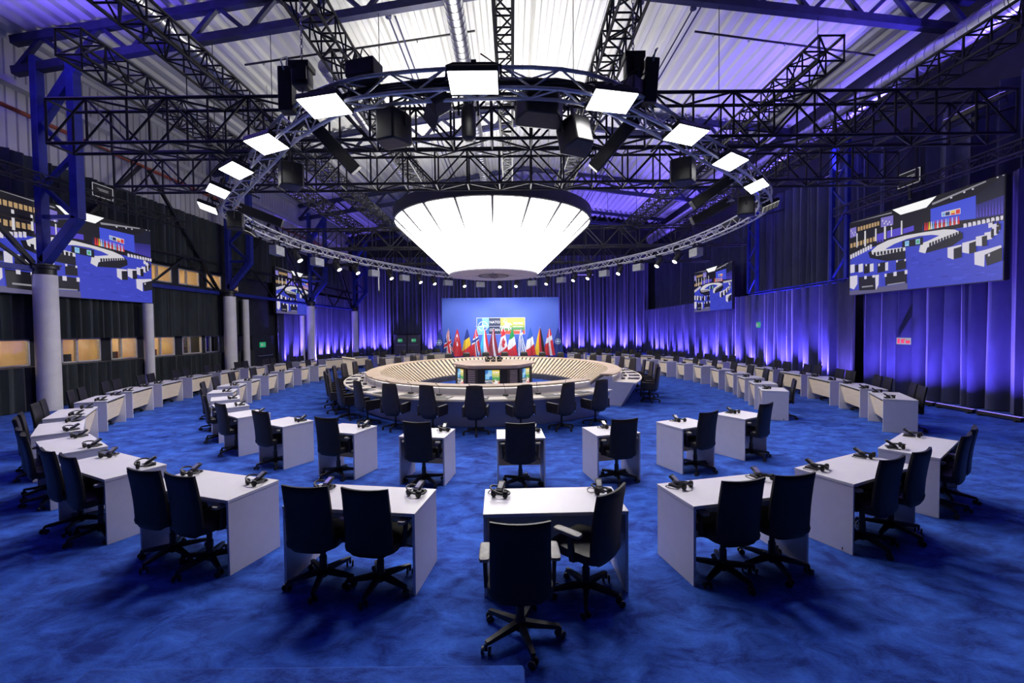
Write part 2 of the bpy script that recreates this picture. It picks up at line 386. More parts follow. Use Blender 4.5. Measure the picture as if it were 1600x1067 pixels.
for z in (4.12, 4.22): mb.tube([(12.9, 16.4, z), (12.9, 23.0, z)], .03, 8)
for k in range(14): mb.tube([(12.9, 16.4 + k * .47, 4.12), (12.9, 16.6 + k * .47, 4.22)], .012, 5)
o = obj('curtain_rail', mb, M_BLUEST); tag(o, 'blue lattice rail carrying the side curtain beside the large screen', 'rail')

# doors
mb = MB(); mb.box((-15.48, 26.2, 1.08), (.12, 2.3, 2.2)); d1 = struct('door_1', mb, M_DARK, bevel=.01)
mb = MB(); mb.tube([(-15.3, 25.45, 1.0), (-15.3, 25.45, .95), (-15.3, 26.95, .95), (-15.3, 26.95, 1.03)], .025, 8); obj('push_bar', mb, M_SILV, d1)
mb = MB(); mb.box((-10.2, 41.1, 1.0), (2.7, .1, 2.0)); mb.box((-10.2, 41.05, 2.03), (2.9, .16, .08)); d2 = struct('door_2', mb, M_DARK, bevel=.01)
for s in (-1, 1):
    mb = MB(); mb.box((-10.2 + s * .66, 41.03, 1.0), (1.22, .05, 1.9)); lf = obj('door_leaf', mb, M_DGREY, d2, bevel=.01)
    mb = MB(); mb.tube([(-10.2 + s * .12, 40.97, 1.0), (-10.2 + s * 1.1, 40.97, 1.0)], .02, 6); obj('push_bar', mb, M_SILV, lf)
def sign(name, label, c, rz, wd, ht, base, draw, ink=None):
    """flat plate facing local -y with raised marks"""
    t = thing(name, label, 'sign', c, rz)
    m = MB(); m.box((0, 0, 0), (wd, .02, ht)); obj('plate', m, base, t)
    m = MB(); draw(m); obj('pictogram', m, ink or emis('sign_white', (.9, .95, .9), .35), t); return t
FACE = Matrix(((1, 0, 0, 0), (0, 0, -1, -.014), (0, 1, 0, 0), (0, 0, 0, 1)))
def run(m):      # running figure, arrow and door
    m.box((-.13, -.014, 0), (.10, .006, .17)); m.box((.02, -.014, .05), (.04, .006, .05)); m.beam((.03, -.014, .02), (-.01, -.014, -.04), .006, .035, up=(0, 1, 0))
    m.beam((-.01, -.014, -.04), (.05, -.014, -.08), .006, .025, up=(0, 1, 0)); m.beam((-.01, -.014, -.03), (-.06, -.014, -.07), .006, .025, up=(0, 1, 0))
    m.beam((.1, -.014, 0), (.19, -.014, 0), .006, .03, up=(0, 1, 0)); m.add([(.19, -.017, -.05), (.19, -.017, .05), (.24, -.017, 0)], [(0, 1, 2)])
M_EXITG = emis('exit_green', (.02, .55, .22), .55)
sign('exit_sign', 'green emergency exit sign on the dark single door', (-15.38, 26.05, 1.62), radians(90), .62, .32, M_EXITG, run)
for s, wd in ((-1, 'farther from'), (1, 'nearer to')):
    sign('exit_sign', 'small green and white exit sign on the door leaf ' + wd + ' the backdrop', (-10.2 + s * .66, 40.98, 1.45), 0, .42, .3, M_EXITG, run)
sign('exit_sign', 'small pale green exit sign on the side curtain beside the farther dark drape', (12.78, 21.9, 2.5), radians(-90), .34, .3, M_EXITG, run)
def fire(m):
    m.box((-.17, -.014, 0), (.08, .006, .16)); m.box((-.03, -.014, 0), (.1, .006, .14)); m.box((.16, -.014, -.02), (.14, .006, .10)); m.box((.05, -.014, .05), (.03, .006, .05))
sign('fire_sign', 'red and white fire equipment sign on the violet-lit side curtain', (12.99, 14.0, 1.87), radians(-90), .50, .22, emis('sign_white', (.9, .95, .9), .35), fire, mat('sign_red', (.6, .03, .04), .5, emit=(.8, .04, .05), estr=.4))

# ------------------------------------------------------------------ floor wash battens (violet) at the curtain feet
def batten():
    t = thing('led_batten', 'x', 'stage light', group='floor battens washing the side curtain')
    m = MB(); m.box((0, 0, .075), (1.0, .12, .09)); obj('housing', m, M_PLAST, t, bevel=.01)
    m = MB(); [m.box((-.44 + .11 * k, -.005, .124), (.085, .07, .008)) for k in range(9)]; obj('lens_row', m, emis('violet_led', (.3, .2, 1.), 1.3), t)
    m = MB(); [m.box((s * .4, 0, .02), (.05, .2, .04)) for s in (-1, 1)]; obj('foot', m, M_PLAST, t)
    area('batten_light', (0, .0, .14), (0, .55, 1), P_UPWASH * .7, 1.0, .06, VIOLET, t, spread=85)
    return Proto(t)
PB = batten(); k = 0
for y in [8.5 + 1.08 * i for i in range(8)]:
    PB.put((12.35, y, 0), -pi / 2, 'black floor batten with violet lenses by the large-screen curtain, ' + ORD[k] + ' from the camera'); k += 1
def uplight():
    t = thing('uplight', 'x', 'stage light', group='violet uplights at the curtain feet')
    m = MB(); m.lathe([(.08, .04), (.1, .06), (.1, .2), (.08, .22)], 14); obj('housing', m, M_PLAST, t)
    m = MB(); m.lathe([(.075, .221), (.075, .226)], 14); obj('lens', m, emis('violet_led', (.3, .2, 1.), 1.3), t)
    m = MB(); m.box((0, 0, .02), (.24, .14, .04)); obj('foot', m, M_PLAST, t)
    area('uplight_lamp', (0, .02, .24), (0, .36, 1), P_UPWASH * 1.7, .18, .12, VIOLET, t, spread=75)
    return Proto(t)
PU = uplight(); k = 0
for y in [17.2 + 1.35 * i for i in range(17)]:
    PU.put((12.45, y, 0), -pi / 2, 'small floor uplight on the side curtain past the large screen, ' + ORD[k] + ' from the camera'); k += 1
k = 0
for x in [12.3 - 1.4 * i for i in range(6)] + [3.3 - 2.4 * i for i in range(4)] + [-6.6, -7.9, -12.3, -13.4, -14.5]:
    PU.put((x, 40.6, 0), 0, 'small floor uplight along the end wall, ' + ORD[k] + ' from the corner of the violet side curtain'); k += 1
k = 0
for y in [28.3 + 1.35 * i for i in range(9)]:
    PU.put((-14.95 if abs(y - 30.8) > .8 else -14.2, y, 0), pi / 2, 'small floor uplight behind the columns, ' + ORD[k] + ' past the exit door'); k += 1
# ------------------------------------------------------------------ columns with steel heads, girders, roof trusses
CY = [13.3, 21.95, 30.8, 39.4]; CX = -14.62
def column():
    t = thing('column', 'x', 'column', group='round columns with blue steel heads')
    m = MB(); m.lathe([(.285, 0), (.285, 4.25)], 36); obj('shaft', m, M_COLUMN, t)
    m = MB(); m.lathe([(.27, 4.25), (.27, 4.42), (.34, 4.44), (.34, 4.52), (.2, 4.54)], 20); m.box((0, 0, 4.56), (.56, .5, .04)); obj('bearing', m, M_PLAST, t)
    m = MB(); m.box((0, 0, 7.75), (.20, .26, 6.4)); obj('rear_post', m, M_BLUEST, t, bevel=.01)
    m = MB(); m.box((1.12, 0, 8.35), (.24, .26, 4.75)); obj('front_post', m, M_BLUEST, t, bevel=.01)
    m = MB(); m.beam((.02, 0, 4.66), (1.14, 0, 6.02), .26, .24); obj('raking_strut', m, M_BLUEST, t, bevel=.01)
    m = MB(); zs = [6.05, 7.0, 7.95, 8.9]
    for i, z in enumerate(zs[:3]):
        a, b = ((1.05, z), (.08, z + .95)) if i % 2 == 0 else ((.08, z), (1.05, z + .95))
        m.beam((a[0], 0, a[1]), (b[0], 0, b[1]), .12, .12)
    m.beam((.05, 0, 6.05), (1.1, 0, 6.05), .12, .12); obj('lacing', m, M_BLUEST, t)
    m = MB(); m.beam((.05, 0, 8.95), (1.2, 0, 10.6), .22, .3); obj('knee_brace', m, M_BLUEST, t, bevel=.01)
    return Proto(t)
PC = column()
for i, y in enumerate(CY): PC.put((CX, y, 0), 0, 'round pale column with blue steel head, ' + ORD[i] + ' in the row from the camera')
for i, (y, r) in enumerate(((17.2, .17), (23.5, .17), (30.35, .15))):
    m = MB(); zz = (3.6, 4.2, 3.55)[i]; m.lathe([(r, 0), (r, zz)], 28); x = (-14.78, -14.78, -15.05)[i]
    o = obj('slim_column', m, M_COLUMN, None, (x, y, 0)); tag(o, 'slimmer plain column without steel head by the booth curtain, ' + ORD[i] + ' from the camera', 'column', 'slim plain columns')
def girder(y0, y1, label, x=-14.75):
    t = thing('girder', label, 'girder', (x, 0, 0), 0, 'wall girders')
    for nm, z, r, m_ in (('bottom_chord', 4.42, .08, M_BLUEST), ('top_chord', 5.92, .05, M_TRUSS)):
        m = MB(); m.box((0, (y0 + y1) / 2, z), (r * 2, y1 - y0, r * 2)); obj(nm, m, m_, t)
    n = 2; h = (y1 - y0) / n; m = MB()
    for i in range(n):
        a, b = y0 + i * h, y0 + (i + 1) * h; mid = (a + b) / 2
        m.beam((0, a, 4.42), (0, mid, 5.92), .07, .08); m.beam((0, mid, 5.92), (0, b, 4.42), .07, .08)
    obj('lacing', m, M_TRUSS, t)
    for s in (0, 1):
        m = MB(); ym = (y0 + y1) / 2
        m.beam((.0, y0 if s == 0 else y1, 4.6), (.0, ym + (-.2 if s == 0 else .2), 9.2), .11, .11); obj('stay', m, M_TRUSS, t)
girder(4.6, 13.1, 'wall girder with blue lower chord reaching the first column from the camera side')
for i in range(3): girder(CY[i] + .15, CY[i + 1] - .15, 'wall girder with blue lower chord between the %s and %s columns from the camera' % (ORD[i], ORD[i + 1]), -15.09 if i == 0 else -14.75)
def roof_truss(y, i):
    t = thing('roof_truss', 'dark blue steel roof truss under the sheeting, ' + ORD[i] + ' from the camera', 'roof truss', (0, y, 0), 0, 'steel roof trusses')
    xs = [-15.3, RIDGE, 14.3]
    for nm, dz in (('bottom_chord', 0.), ('top_chord', .92)):
        m = MB()
        for a, b in ((0, 1), (1, 2)): m.beam((xs[a], 0, chord_z(xs[a]) + dz), (xs[b], 0, chord_z(xs[b]) + dz), .22, .24)
        obj(nm, m, M_ROOFST, t)
    m = MB()
    for x0, x1, n in ((-15.3, RIDGE, 9), (RIDGE, 14.3, 8)):
        h = (x1 - x0) / n
        for k in range(n):
            a, b = x0 + k * h, x0 + (k + 1) * h; c = (a + b) / 2
            m.beam((a, 0, chord_z(a)), (c, 0, chord_z(c) + .9), .12, .12); m.beam((c, 0, chord_z(c) + .9), (b, 0, chord_z(b)), .12, .12)
    obj('web', m, M_ROOFST, t)
for i, y in enumerate(CY): roof_truss(y, i)

# ------------------------------------------------------------------ lattice (box) trusses
def box_truss(name, p, q, wd, ht, bay, label, group, m=M_TRUSS, rc=.040, rb=.026, cat='truss', hang=()):
    p, q = Vector(p), Vector(q); L = (q - p).length; t = (q - p).normalized(); s = t.cross(Vector((0, 0, 1))).normalized(); u = s.cross(t)
    root = thing(name, label, cat, p, 0, group)
    def P(d, a, b): return t * d + s * (a * wd / 2) + u * (b * ht / 2)
    for a in (-1, 1):
        for b in (-1, 1):
            c = MB(); c.cyl(P(0, a, b), P(L, a, b), rc, 8); obj('chord', c, m, root)
    c = MB(); n = max(1, round(L / bay)); h = L / n
    for k in range(n + 1):
        d = k * h
        for a in (-1, 1): c.cyl(P(d, a, -1), P(d, a, 1), rb, 6)
        for b in (-1, 1): c.cyl(P(d, -1, b), P(d, 1, b), rb, 6)
        if k < n:
            e = d + h
            for a in (-1, 1):
                if k % 2 == 0: c.cyl(P(d, a, -1), P(e, a, 1), rb, 6)
                else: c.cyl(P(d, a, 1), P(e, a, -1), rb, 6)
            for b in (-1, 1):
                if k % 2 == 0: c.cyl(P(d, -1, b), P(e, 1, b), rb, 6)
                else: c.cyl(P(d, 1, b), P(e, -1, b), rb, 6)
    obj('bracing', c, m, root)
    for hp in hang:
        c = MB(); c.cyl(Vector(hp[0]) - p, Vector(hp[1]) - p, .012, 6); obj('hanger', c, m, root)
    return root
HG = lambda y: [((x, y - .3, 7.7), (x, y - .3, 8.3)) for x in (-7.36, -4.01, 1.99, 6.49, 9.54)]
G1 = 'black cross trusses over the hall'
box_truss('lattice_truss', (-10.6, 10.1, 7.27), (11.6, 10.1, 7.27), .6, 1.0, .93, 'long black lattice truss crossing the hall, nearest of the cross trusses', G1, hang=HG(10.1))
box_truss('lattice_truss', (-11.6, 12.8, 7.2), (11.9, 12.8, 7.2), .6, 1.0, .93, 'long black lattice truss crossing just before the round lamp', G1, hang=HG(12.8))
box_truss('lattice_truss', (-11.8, 22.3, 7.2), (12.2, 22.3, 7.2), .6, 1.0, .93, 'long black lattice truss crossing the hall behind the round lamp', G1, hang=HG(22.3))
box_truss('lattice_truss', (-11.8, 26.3, 7.0), (12.2, 26.3, 7.0), .6, 1.0, .93, 'black lattice truss farthest back, near the end wall', G1, hang=[((x, 26.3, 7.5), (x, 26.3, chord_z(x) + 1.2)) for x in (-6, 0, 6)])
G2 = 'black lengthwise trusses under the roof'
for x, y0, y1, z, lab in ((-7.1, 5.0, 25, 8.5, 'black lengthwise truss over the booth side of the near hall, next to the duct'), (-8.9, 8.7, 25, 8.3, 'black lengthwise truss with its open end close to the steel column head'),
                          (-3.75, 5.0, 25, 8.5, 'lengthwise truss passing over the chain hoist beside the column speaker'), (-.1, 4.5, 25, 8.6, 'slim lengthwise truss on the hall centreline above the ring'),
                          (2.25, 4.5, 25, 8.5, 'black lengthwise truss over the chain hoist on the side of the large screen'), (6.75, 9.0, 25, 8.2, 'black lengthwise truss whose open end floats under the violet roof'),
                          (9.8, 8.0, 25, 8.2, 'black lengthwise truss nearest the large screen wall')):
    box_truss('long_truss', (x, y0, z), (x, y1, z), .52 if x != -.1 else .36, .52, .52, lab, G2, rc=.032, rb=.020, hang=[((x - .26, yy, z + .24), (x - .26, yy, chord_z(x))) for yy in (13.3, 21.95)])
box_truss('screen_truss', (12.6, 16.4, 6.75), (12.6, 6.0, 6.75), .3, .3, .4, 'small black truss carrying the large screen', 'screen trusses', rc=.02, rb=.012)
box_truss('screen_truss', (-14.0, 18.2, 7.0), (-14.0, 9.0, 7.0), .3, .3, .4, 'small black truss carrying the screen beside the first column', 'screen trusses', rc=.02, rb=.012)
def tower(x, y, z0, z1, label):
    box_truss('truss_tower', (x, y, z0), (x + .001, y, z1), .42, .42, .5, label, 'blue truss towers', M_BLUEST, .03, .018, 'tower')
def vtower(x, y, z1, label):
    t = thing('truss_tower', label, 'tower', (x, y, 0), 0, 'blue truss towers')
    for a in (-1, 1):
        m = MB(); m.box((0, a * .38, 2.1 + z1 / 2), (.14, .14, z1 - 4.2)); obj('post', m, M_BLUEST, t)
    m = MB(); n = 6; h = (z1 - 4.3) / n
    for k in range(n):
        a = 1 if k % 2 else -1; m.beam((0, -a * .38, 4.25 + k * h), (0, a * .38, 4.25 + (k + 1) * h), .06, .06)
    obj('lacing', m, M_BLUEST, t)
vtower(12.75, 22.4, 9.4, 'blue laced tower standing at the far end of the curtain rail')
vtower(12.75, 16.5, 9.6, 'blue laced tower beside the near end of the large screen')

# ducts and pipes
def duct(x, z, y0, y1, r, label):
    t = thing('duct', label, 'duct', (x, y0, z), 0, 'spiral ventilation ducts')
    m = MB(); prof = []; n = int((y1 - y0) / .30)
    for k in range(n):
        prof += [(r, k * .30), (r, k * .30 + .275), (r + .016, k * .30 + .28), (r + .016, k * .30 + .295)]
    m.lathe(prof, 24, M=R3('X', -pi / 2)); obj('spiral_pipe', m, M_DUCT, t)
    m = MB(); [m.tube([(r * 1.04 * cos(a), yy, r * 1.04 * sin(a)) for a in [pi * (j / 10) * 2 for j in range(20)]], .012, 5, closed=True) for yy in (2, 8, 14, 20) if yy < y1 - y0]
    [m.cyl((0, yy, r), (0, yy, r + .9), .008, 5) for yy in (2, 8, 14, 20) if yy < y1 - y0]; obj('hanger', m, M_PLAST, t)
duct(-9.6, 11.0, 3, 40, .27, 'shiny spiral duct along the roof on the booth side')
duct(-1.6, 11.9, 3, 40, .27, 'shiny spiral duct along the roof near the hall centreline')
duct(13.1, 10.7, 3, 40, .38, 'shiny spiral duct along the roof above the large screen, tinged violet')
duct(-6.2, 11.35, 14.5, 40, .25, 'spiral duct along the roof starting behind the first roof truss')
for (x0, z0, x1, z1, y, lab) in ((-9.4, 11.9, -1.2, 13.0, 15.3, 'thin dark sprinkler pipe across the roof over the booth side'), (0.1, 13.25, 2.2, 13.2, 13.9, 'short dark sprinkler pipe across the roof near the ridge'),
                                 (6.6, 12.9, 13.0, 12.0, 15.3, 'thin dark sprinkler pipe across the violet side of the roof')):
    t = thing('sprinkler_pipe', lab, 'pipe', (x0, y, z0), 0, 'sprinkler pipes')
    m = MB(); m.tube([(0, 0, 0), (x1 - x0, 0, z1 - z0)], .035, 8); obj('pipe_run', m, M_PLAST, t)
    n = int((x1 - x0) / 1.6) + 1
    for k in range(n):
        f = (k + .5) / n; m = MB(); m.lathe([(.012, -.12), (.03, -.10), (.03, -.06), (.012, 0)], 8, c=((x1 - x0) * f, 0, (z1 - z0) * f)); obj('sprinkler_head', m, M_SILV, t)
for x, lab in ((-3.9, 'pair of thin violet conduits running along the roof beside the lengthwise truss'), (6.0, 'pair of thin dark conduits running along the violet side of the roof'), (4.3, 'dark conduit with round end box under the roof sheets')):
    m = MB(); [m.tube([(x + d, 14, chord_z(x) + .3), (x + d, 38, chord_z(x) + .3)], .03, 6) for d in (0, .22)]; m.lathe([(.02, 0), (.1, .02), (.1, .1), (.02, .12)], 12, c=(x, 14, chord_z(x) + .24))
    o = obj('conduit', m, M_ROOFST); tag(o, lab, 'conduit')

# ------------------------------------------------------------------ oval ring truss with its lamps and speakers
RC, RZ, HR = (-.58, 18.2), 6.17, .15
_RK = [(.2, 1.76), (.65, 2.02), (1.08, 2.39), (1.55, 2.8), (2.04, 3.42), (2.16, 4.2), (2.06, 5.2), (1.75, 6.1), (1.15, 7.05), (.5, 7.8), (-.35, 8.1), (-1.25, 7.6), (-2.05, 6.3), (-2.42, 5.1), (-2.46, 4.2), (-2.33, 3.52), (-2.04, 3.12), (-1.74, 2.79), (-1.37, 2.40), (-1.03, 2.06), (-.6, 1.80)]
_RK = [Vector((x * 3.78, y * 3.78)) for x, y in _RK]
def _cr(f):
    n = len(_RK); k = f * n; i = int(k) % n; t = k - int(k); a, b, c, d = (_RK[(i + q) % n] for q in (-1, 0, 1, 2))
    return .5 * ((2 * b) + (c - a) * t + (2 * a - 5 * b + 4 * c - d) * t * t + (3 * b - a - 3 * c + d) * t ** 3)
_RS = [_cr(k / 1200) for k in range(1200)]
_RL = [0.]
for k in range(1200): _RL.append(_RL[-1] + (_RS[(k + 1) % 1200] - _RS[k]).length)
def ring(th, off=0.):   # th = 0 at the nearest stretch, going round by the large-screen side; off > 0 outwards
    s = ((th / (2 * pi)) % 1.) * _RL[-1]; lo, hi = 0, 1200
    while hi - lo > 1:
        md = (lo + hi) // 2
        if _RL[md] <= s: lo = md
        else: hi = md
    p = _RS[lo % 1200].lerp(_RS[(lo + 1) % 1200], (s - _RL[lo]) / max(1e-9, _RL[lo + 1] - _RL[lo])); d = (_RS[(lo + 6) % 1200] - _RS[lo - 6]).normalized()
    n = Vector((d.y, -d.x)); return p + n * off, n
t = thing('ring_truss', 'large oval aluminium lighting truss hung around the round lamp', 'truss', (0, 0, RZ))
N = 150
for a in (-1, 1):
    for b in (-1, 1):
        m = MB(); m.tube([(*ring(2 * pi * k / N, a * HR)[0], b * HR) for k in range(N)], .03, 8, closed=True); obj('chord', m, M_ALU, t)
m = MB()
for k in range(N):
    A = lambda kk, a, b: (*ring(2 * pi * (kk % N) / N, a * HR)[0], b * HR)
    for a in (-1, 1): m.cyl(A(k, a, -1 if k % 2 else 1), A(k + 1, a, 1 if k % 2 else -1), .015, 5)
    for b in (-1, 1): m.cyl(A(k, -1 if k % 2 else 1, b), A(k + 1, 1 if k % 2 else -1, b), .015, 5)
obj('bracing', m, M_ALU, t)
m = MB(); [m.tube([(*ring(2 * pi * k / N, -.1 + .03 * sin(k * 1.7 + j))[0], .02 + .05 * j + .03 * sin(k * .9)) for k in range(-30, 31)], .03, 6) for j in range(3)]
obj('cable_loom', m, M_PLAST, t)

def led_panel(lit=True):
    t = thing('soft_light', 'x', 'stage light', group='square soft lights on the ring truss')
    m = MB(); m.box((0, 0, .06), (.74, .47, .09)); m.box((0, .0, .13), (.4, .2, .06)); [m.box((-.3 + .1 * k, 0, .115), (.02, .42, .03)) for k in range(7)]; obj('housing', m, M_PLAST, t, bevel=.01)
    m = MB(); m.box((0, 0, .012), (.70, .43, .012)); obj('diffuser', m, emis('led_white', (1, .99, 1.), 12.) if lit else emis('led_dim', (1., .97, .9), .55), t)
    m = MB(); m.tube([(-.40, 0, .06), (-.40, 0, .30), (-.3, 0, .34), (.3, 0, .34), (.40, 0, .30), (.40, 0, .06)], .018, 6); m.box((0, 0, .34), (.08, .06, .08)); m.tube([(0, 0, .30), (0, .9, .30)], .022, 8); obj('yoke', m, M_PLAST, t)
    m = MB(); m.tube([(.1, .2, .1), (.25, .3, .25), (.3, .12, .45), (.1, 0, .5)], .012, 5); obj('cable', m, M_PLAST, t)
    if lit: area('panel_light', (0, 0, -.002), (0, 0, -1), P_PANEL, .69, .42, (1, .95, .93), t, spread=112)
    else:
        m = MB(); [m.box((-.28 + .14 * k, 0, 0), (.012, .42, .03)) for k in range(5)]; [m.box((0, -.15 + .1 * k, 0), (.7, .012, .03)) for k in range(4)]; obj('louvre', m, M_PLAST, t)
    return Proto(t)
PL, PLD = led_panel(), led_panel(False)
def panelM(x, y, z, tilt):
    d = Vector((RC[0] - x, (RC[1] - 1 - y), 0)); d.normalize()            # lamp faces down, leaning towards the table
    a = atan2(d.y, d.x) - pi / 2
    return Matrix.Translation((x, y, z)) @ Matrix.Rotation(a, 4, 'Z') @ Matrix.Rotation(tilt, 4, 'X')
PAN = [(-.52, 6.25, 0, 'over the front of the ring truss, on the centreline'), (-2.95, 6.85, 1, 'beside the hoist on the booth side of the ring'), (1.62, 6.8, 1, 'beside the hoist on the large-screen side of the ring'),
       (-4.67, 8.2, 2, 'booth side of the ring truss, second from the hoist'), (3.29, 7.99, 2, 'large-screen side of the ring truss, second from the hoist'),
       (-6.1, 9.5, 3, 'booth side of the ring truss, third from the hoist'), (4.8, 9.3, 3, 'large-screen side of the ring truss, third from the hoist'),
       (-7.45, 10.85, 4, 'booth side of the ring truss, fourth from the hoist'), (6.3, 10.9, 4, 'large-screen side of the ring truss, fourth from the hoist'),
       (-8.75, 12.3, 5, 'booth side of the ring truss, farthest lit panel from the hoist')]
for x, y, k, lab in PAN:
    PL.put(None, None, 'bright white led panel, ' + lab, M=panelM(x, y, 5.97, radians(-11 - 1.5 * k)))
PLD.put(None, None, 'dim louvred panel on the large-screen side of the ring truss', M=panelM(7.75, 12.7, 5.95, radians(-20)))
PLD.put(None, None, 'dim louvred panel on the booth side of the ring truss', M=panelM(-8.9, 14.3, 5.75, radians(-20)))

for k, (th_, nm) in enumerate(((-.30, 'booth side'), (.16, 'large-screen side'))):
    p, n = ring(th_); t = thing('dimmer_box', 'black dimmer box clamped on the near ring truss, ' + nm + ' of the centre soft light', 'control box', (p.x, p.y, RZ + .20), atan2(n.y, n.x) + pi / 2)
    m = MB(); m.box((0, 0, .13), (.5, .3, .26)); m.box((0, 0, -.02), (.4, .34, .04)); obj('case', m, M_PLAST, t, bevel=.02)
    m = MB(); [m.tube([(d, -.1, .2), (d - .1, -.22, .34), (d - .25, -.1, .2), (d - .3, 0, 0)], .014, 5) for d in (-.1, .1, .22)]; obj('cable', m, M_PLAST, t)

def hoist(x, y, z, label):
    t = thing('chain_hoist', label, 'hoist', (x, y, z), 0, 'chain hoists holding the ring truss')
    m = MB(); m.sbox((0, 0, 0), (.3, .26, .4), .35); m.box((0, 0, .16), (.34, .28, .1)); m.box((.06, -.14, 0), (.16, .04, .22)); obj('motor_body', m, M_PLAST, t)
    m = MB(); zt = chord_z(x) - z
    for k in range(int((zt - .2) / .075)):
        c = Vector((.0, 0, .22 + .075 * k)); a = k % 2
        m.tube([c + Vector((.02 * cos(p) * (1 - a), .02 * cos(p) * a, .045 * sin(p))) for p in [2 * pi * j / 8 for j in range(8)]], .008, 4, closed=True)
    obj('chain', m, M_CHROME, t)
    m = MB(); m.tube([(0, 0, -.2), (0, 0, -.3), (.05, 0, -.36), (0, 0, -.42), (-.04, 0, -.38)], .018, 6); obj('hook', m, M_CHROME, t)
hoist(-3.54, 7.35, 6.74, 'chain hoist over the ring truss on the booth side, near the flat speaker')
hoist(2.12, 7.35, 6.83, 'chain hoist over the ring truss on the large-screen side, near the flat speaker')

def spk(kind, x, y, z, label, rz=0., tilt=0., roll=0., ln=1.15):
    t = thing({'col': 'column_speaker', 'box': 'loudspeaker', 'big': 'loudspeaker'}[kind], label, 'loudspeaker')
    t.rotation_mode = 'XYZ'; t.location = (x, y, z); t.rotation_euler = (tilt, roll, rz)
    if kind == 'col':
        m = MB(); m.box((0, 0, 0), (.24, .2, ln)); obj('cabinet', m, M_PLAST, t, bevel=.02)
        m = MB(); m.box((0, .102, 0), (.2, .012, ln - .07)); obj('grille', m, M_DGREY, t)
        m = MB(); m.tube([(0, -.1, ln / 2 - .08), (0, -.2, ln / 2 + .04), (.06, -.1, ln / 2 + .14), (0, 0, ln / 2 + .02)], .015, 6); obj('bracket', m, M_ALU, t)
    else:
        w_, h_ = (.78, .44) if kind == 'big' else (.5, .5)
        pts = [(-w_ / 2, .22), (w_ / 2, .22), (w_ / 2, .02), (w_ * .33, -.2), (-w_ * .33, -.2), (-w_ / 2, .02)]
        m = MB(); m.prism(pts, -h_ / 2, h_ / 2); obj('cabinet', m, M_PLAST, t, bevel=.03)
        m = MB(); m.box((0, .226, 0), (w_ * .92, .012, h_ * .9)); obj('grille', m, M_DGREY, t)
        m = MB(); m.tube([(-w_ / 2 - .02, 0, 0), (-w_ / 2 - .02, 0, h_ / 2 + .1), (w_ / 2 + .02, 0, h_ / 2 + .1), (w_ / 2 + .02, 0, 0)], .018, 6); m.cyl((0, 0, h_ / 2 + .1), (0, 0, h_ / 2 + .3), .03, 8); obj('yoke', m, M_PLAST, t)
spk('col', -3.88, 7.5, 6.6, 'flat black speaker hanging upright beside the booth-side chain hoist', ln=.76)
spk('col', 2.42, 7.4, 6.62, 'flat black speaker hanging upright beside the large-screen-side chain hoist', 0, 0, .08, ln=.76)
spk('big', .5, 7.0, 6.0, 'big black loudspeaker under the front of the ring truss', radians(8), radians(-10), .04)
spk('box', -1.93, 7.0, 5.70, 'black loudspeaker under the ring truss between hoist and hanging beam lamp', radians(-20))
spk('box', 1.12, 7.15, 5.62, 'black loudspeaker tucked beside the big one under the ring truss', radians(25), -.3)
spk('box', -4.75, 9.2, 5.75, 'black loudspeaker under the booth-side arc below the second led panel', radians(-50))
spk('box', 3.75, 9.2, 5.75, 'black loudspeaker under the large-screen arc below the second led panel', radians(50))
spk('box', -8.3, 12.8, 5.75, 'black loudspeaker under the booth-side arc by the last lit panel', radians(-60))
spk('box', 6.6, 11.9, 5.75, 'black loudspeaker under the large-screen arc by the last lit panel', radians(60))
spk('col', -3.3, 8.0, 5.85, 'long black column speaker slanting below the booth-side hoist', 0, .2, radians(-42))
spk('col', 1.95, 8.0, 5.85, 'long black column speaker slanting below the large-screen-side hoist', 0, .2, radians(42))
spk('col', -7.2, 12.3, 5.75, 'long black speaker bar under the booth-side arc', radians(20), 0, radians(-70))
spk('col', 5.0, 10.6, 5.75, 'long black speaker bar under the third large-screen-side panel', 0, 0, radians(55))
spk('col', 5.7, 12.2, 5.7, 'long black speaker bar inside the large-screen arc', 0, 0, radians(62))
t = thing('beam_lamp', 'cylindrical moving beam lamp hanging straight down from the ring truss', 'stage light', (-.67, 7.0, 5.9))
m = MB(); m.lathe([(.05, -.42), (.11, -.38), (.12, -.3), (.12, .05), (.10, .12), (.09, .14)], 20); obj('barrel', m, M_PLAST, t)
m = MB(); m.lathe([(.075, .13), (.09, .2), (.08, .3), (.03, .36)], 16); obj('reflector_head', m, M_CHROME, t)
m = MB(); m.tube([(-.16, 0, -.02), (-.16, 0, .38), (.16, 0, .38), (.16, 0, -.02)], .02, 6); m.cyl((0, 0, .38), (0, 0, .48), .03, 8); obj('yoke', m, M_PLAST, t)
t = thing('barn_door_lamp', 'grey barn-door spotlight leaning under the ring truss beside the centre panel', 'stage light', (-1.15, 6.9, 6.1)); t.rotation_euler = (-.3, -.6, .2)
m = MB(); m.box((0, 0, 0), (.28, .3, .34)); obj('housing', m, M_PLAST, t, bevel=.02)
for s in (-1, 1):
    m = MB(); m.box((s * .19, .26, 0), (.012, .3, .34), rz=s * -.45); obj('barn_door', m, M_DGREY, t)
m = MB(); m.tube([(-.16, 0, 0), (-.16, 0, .3), (.16, 0, .3), (.16, 0, 0)], .015, 6); obj('yoke', m, M_PLAST, t)
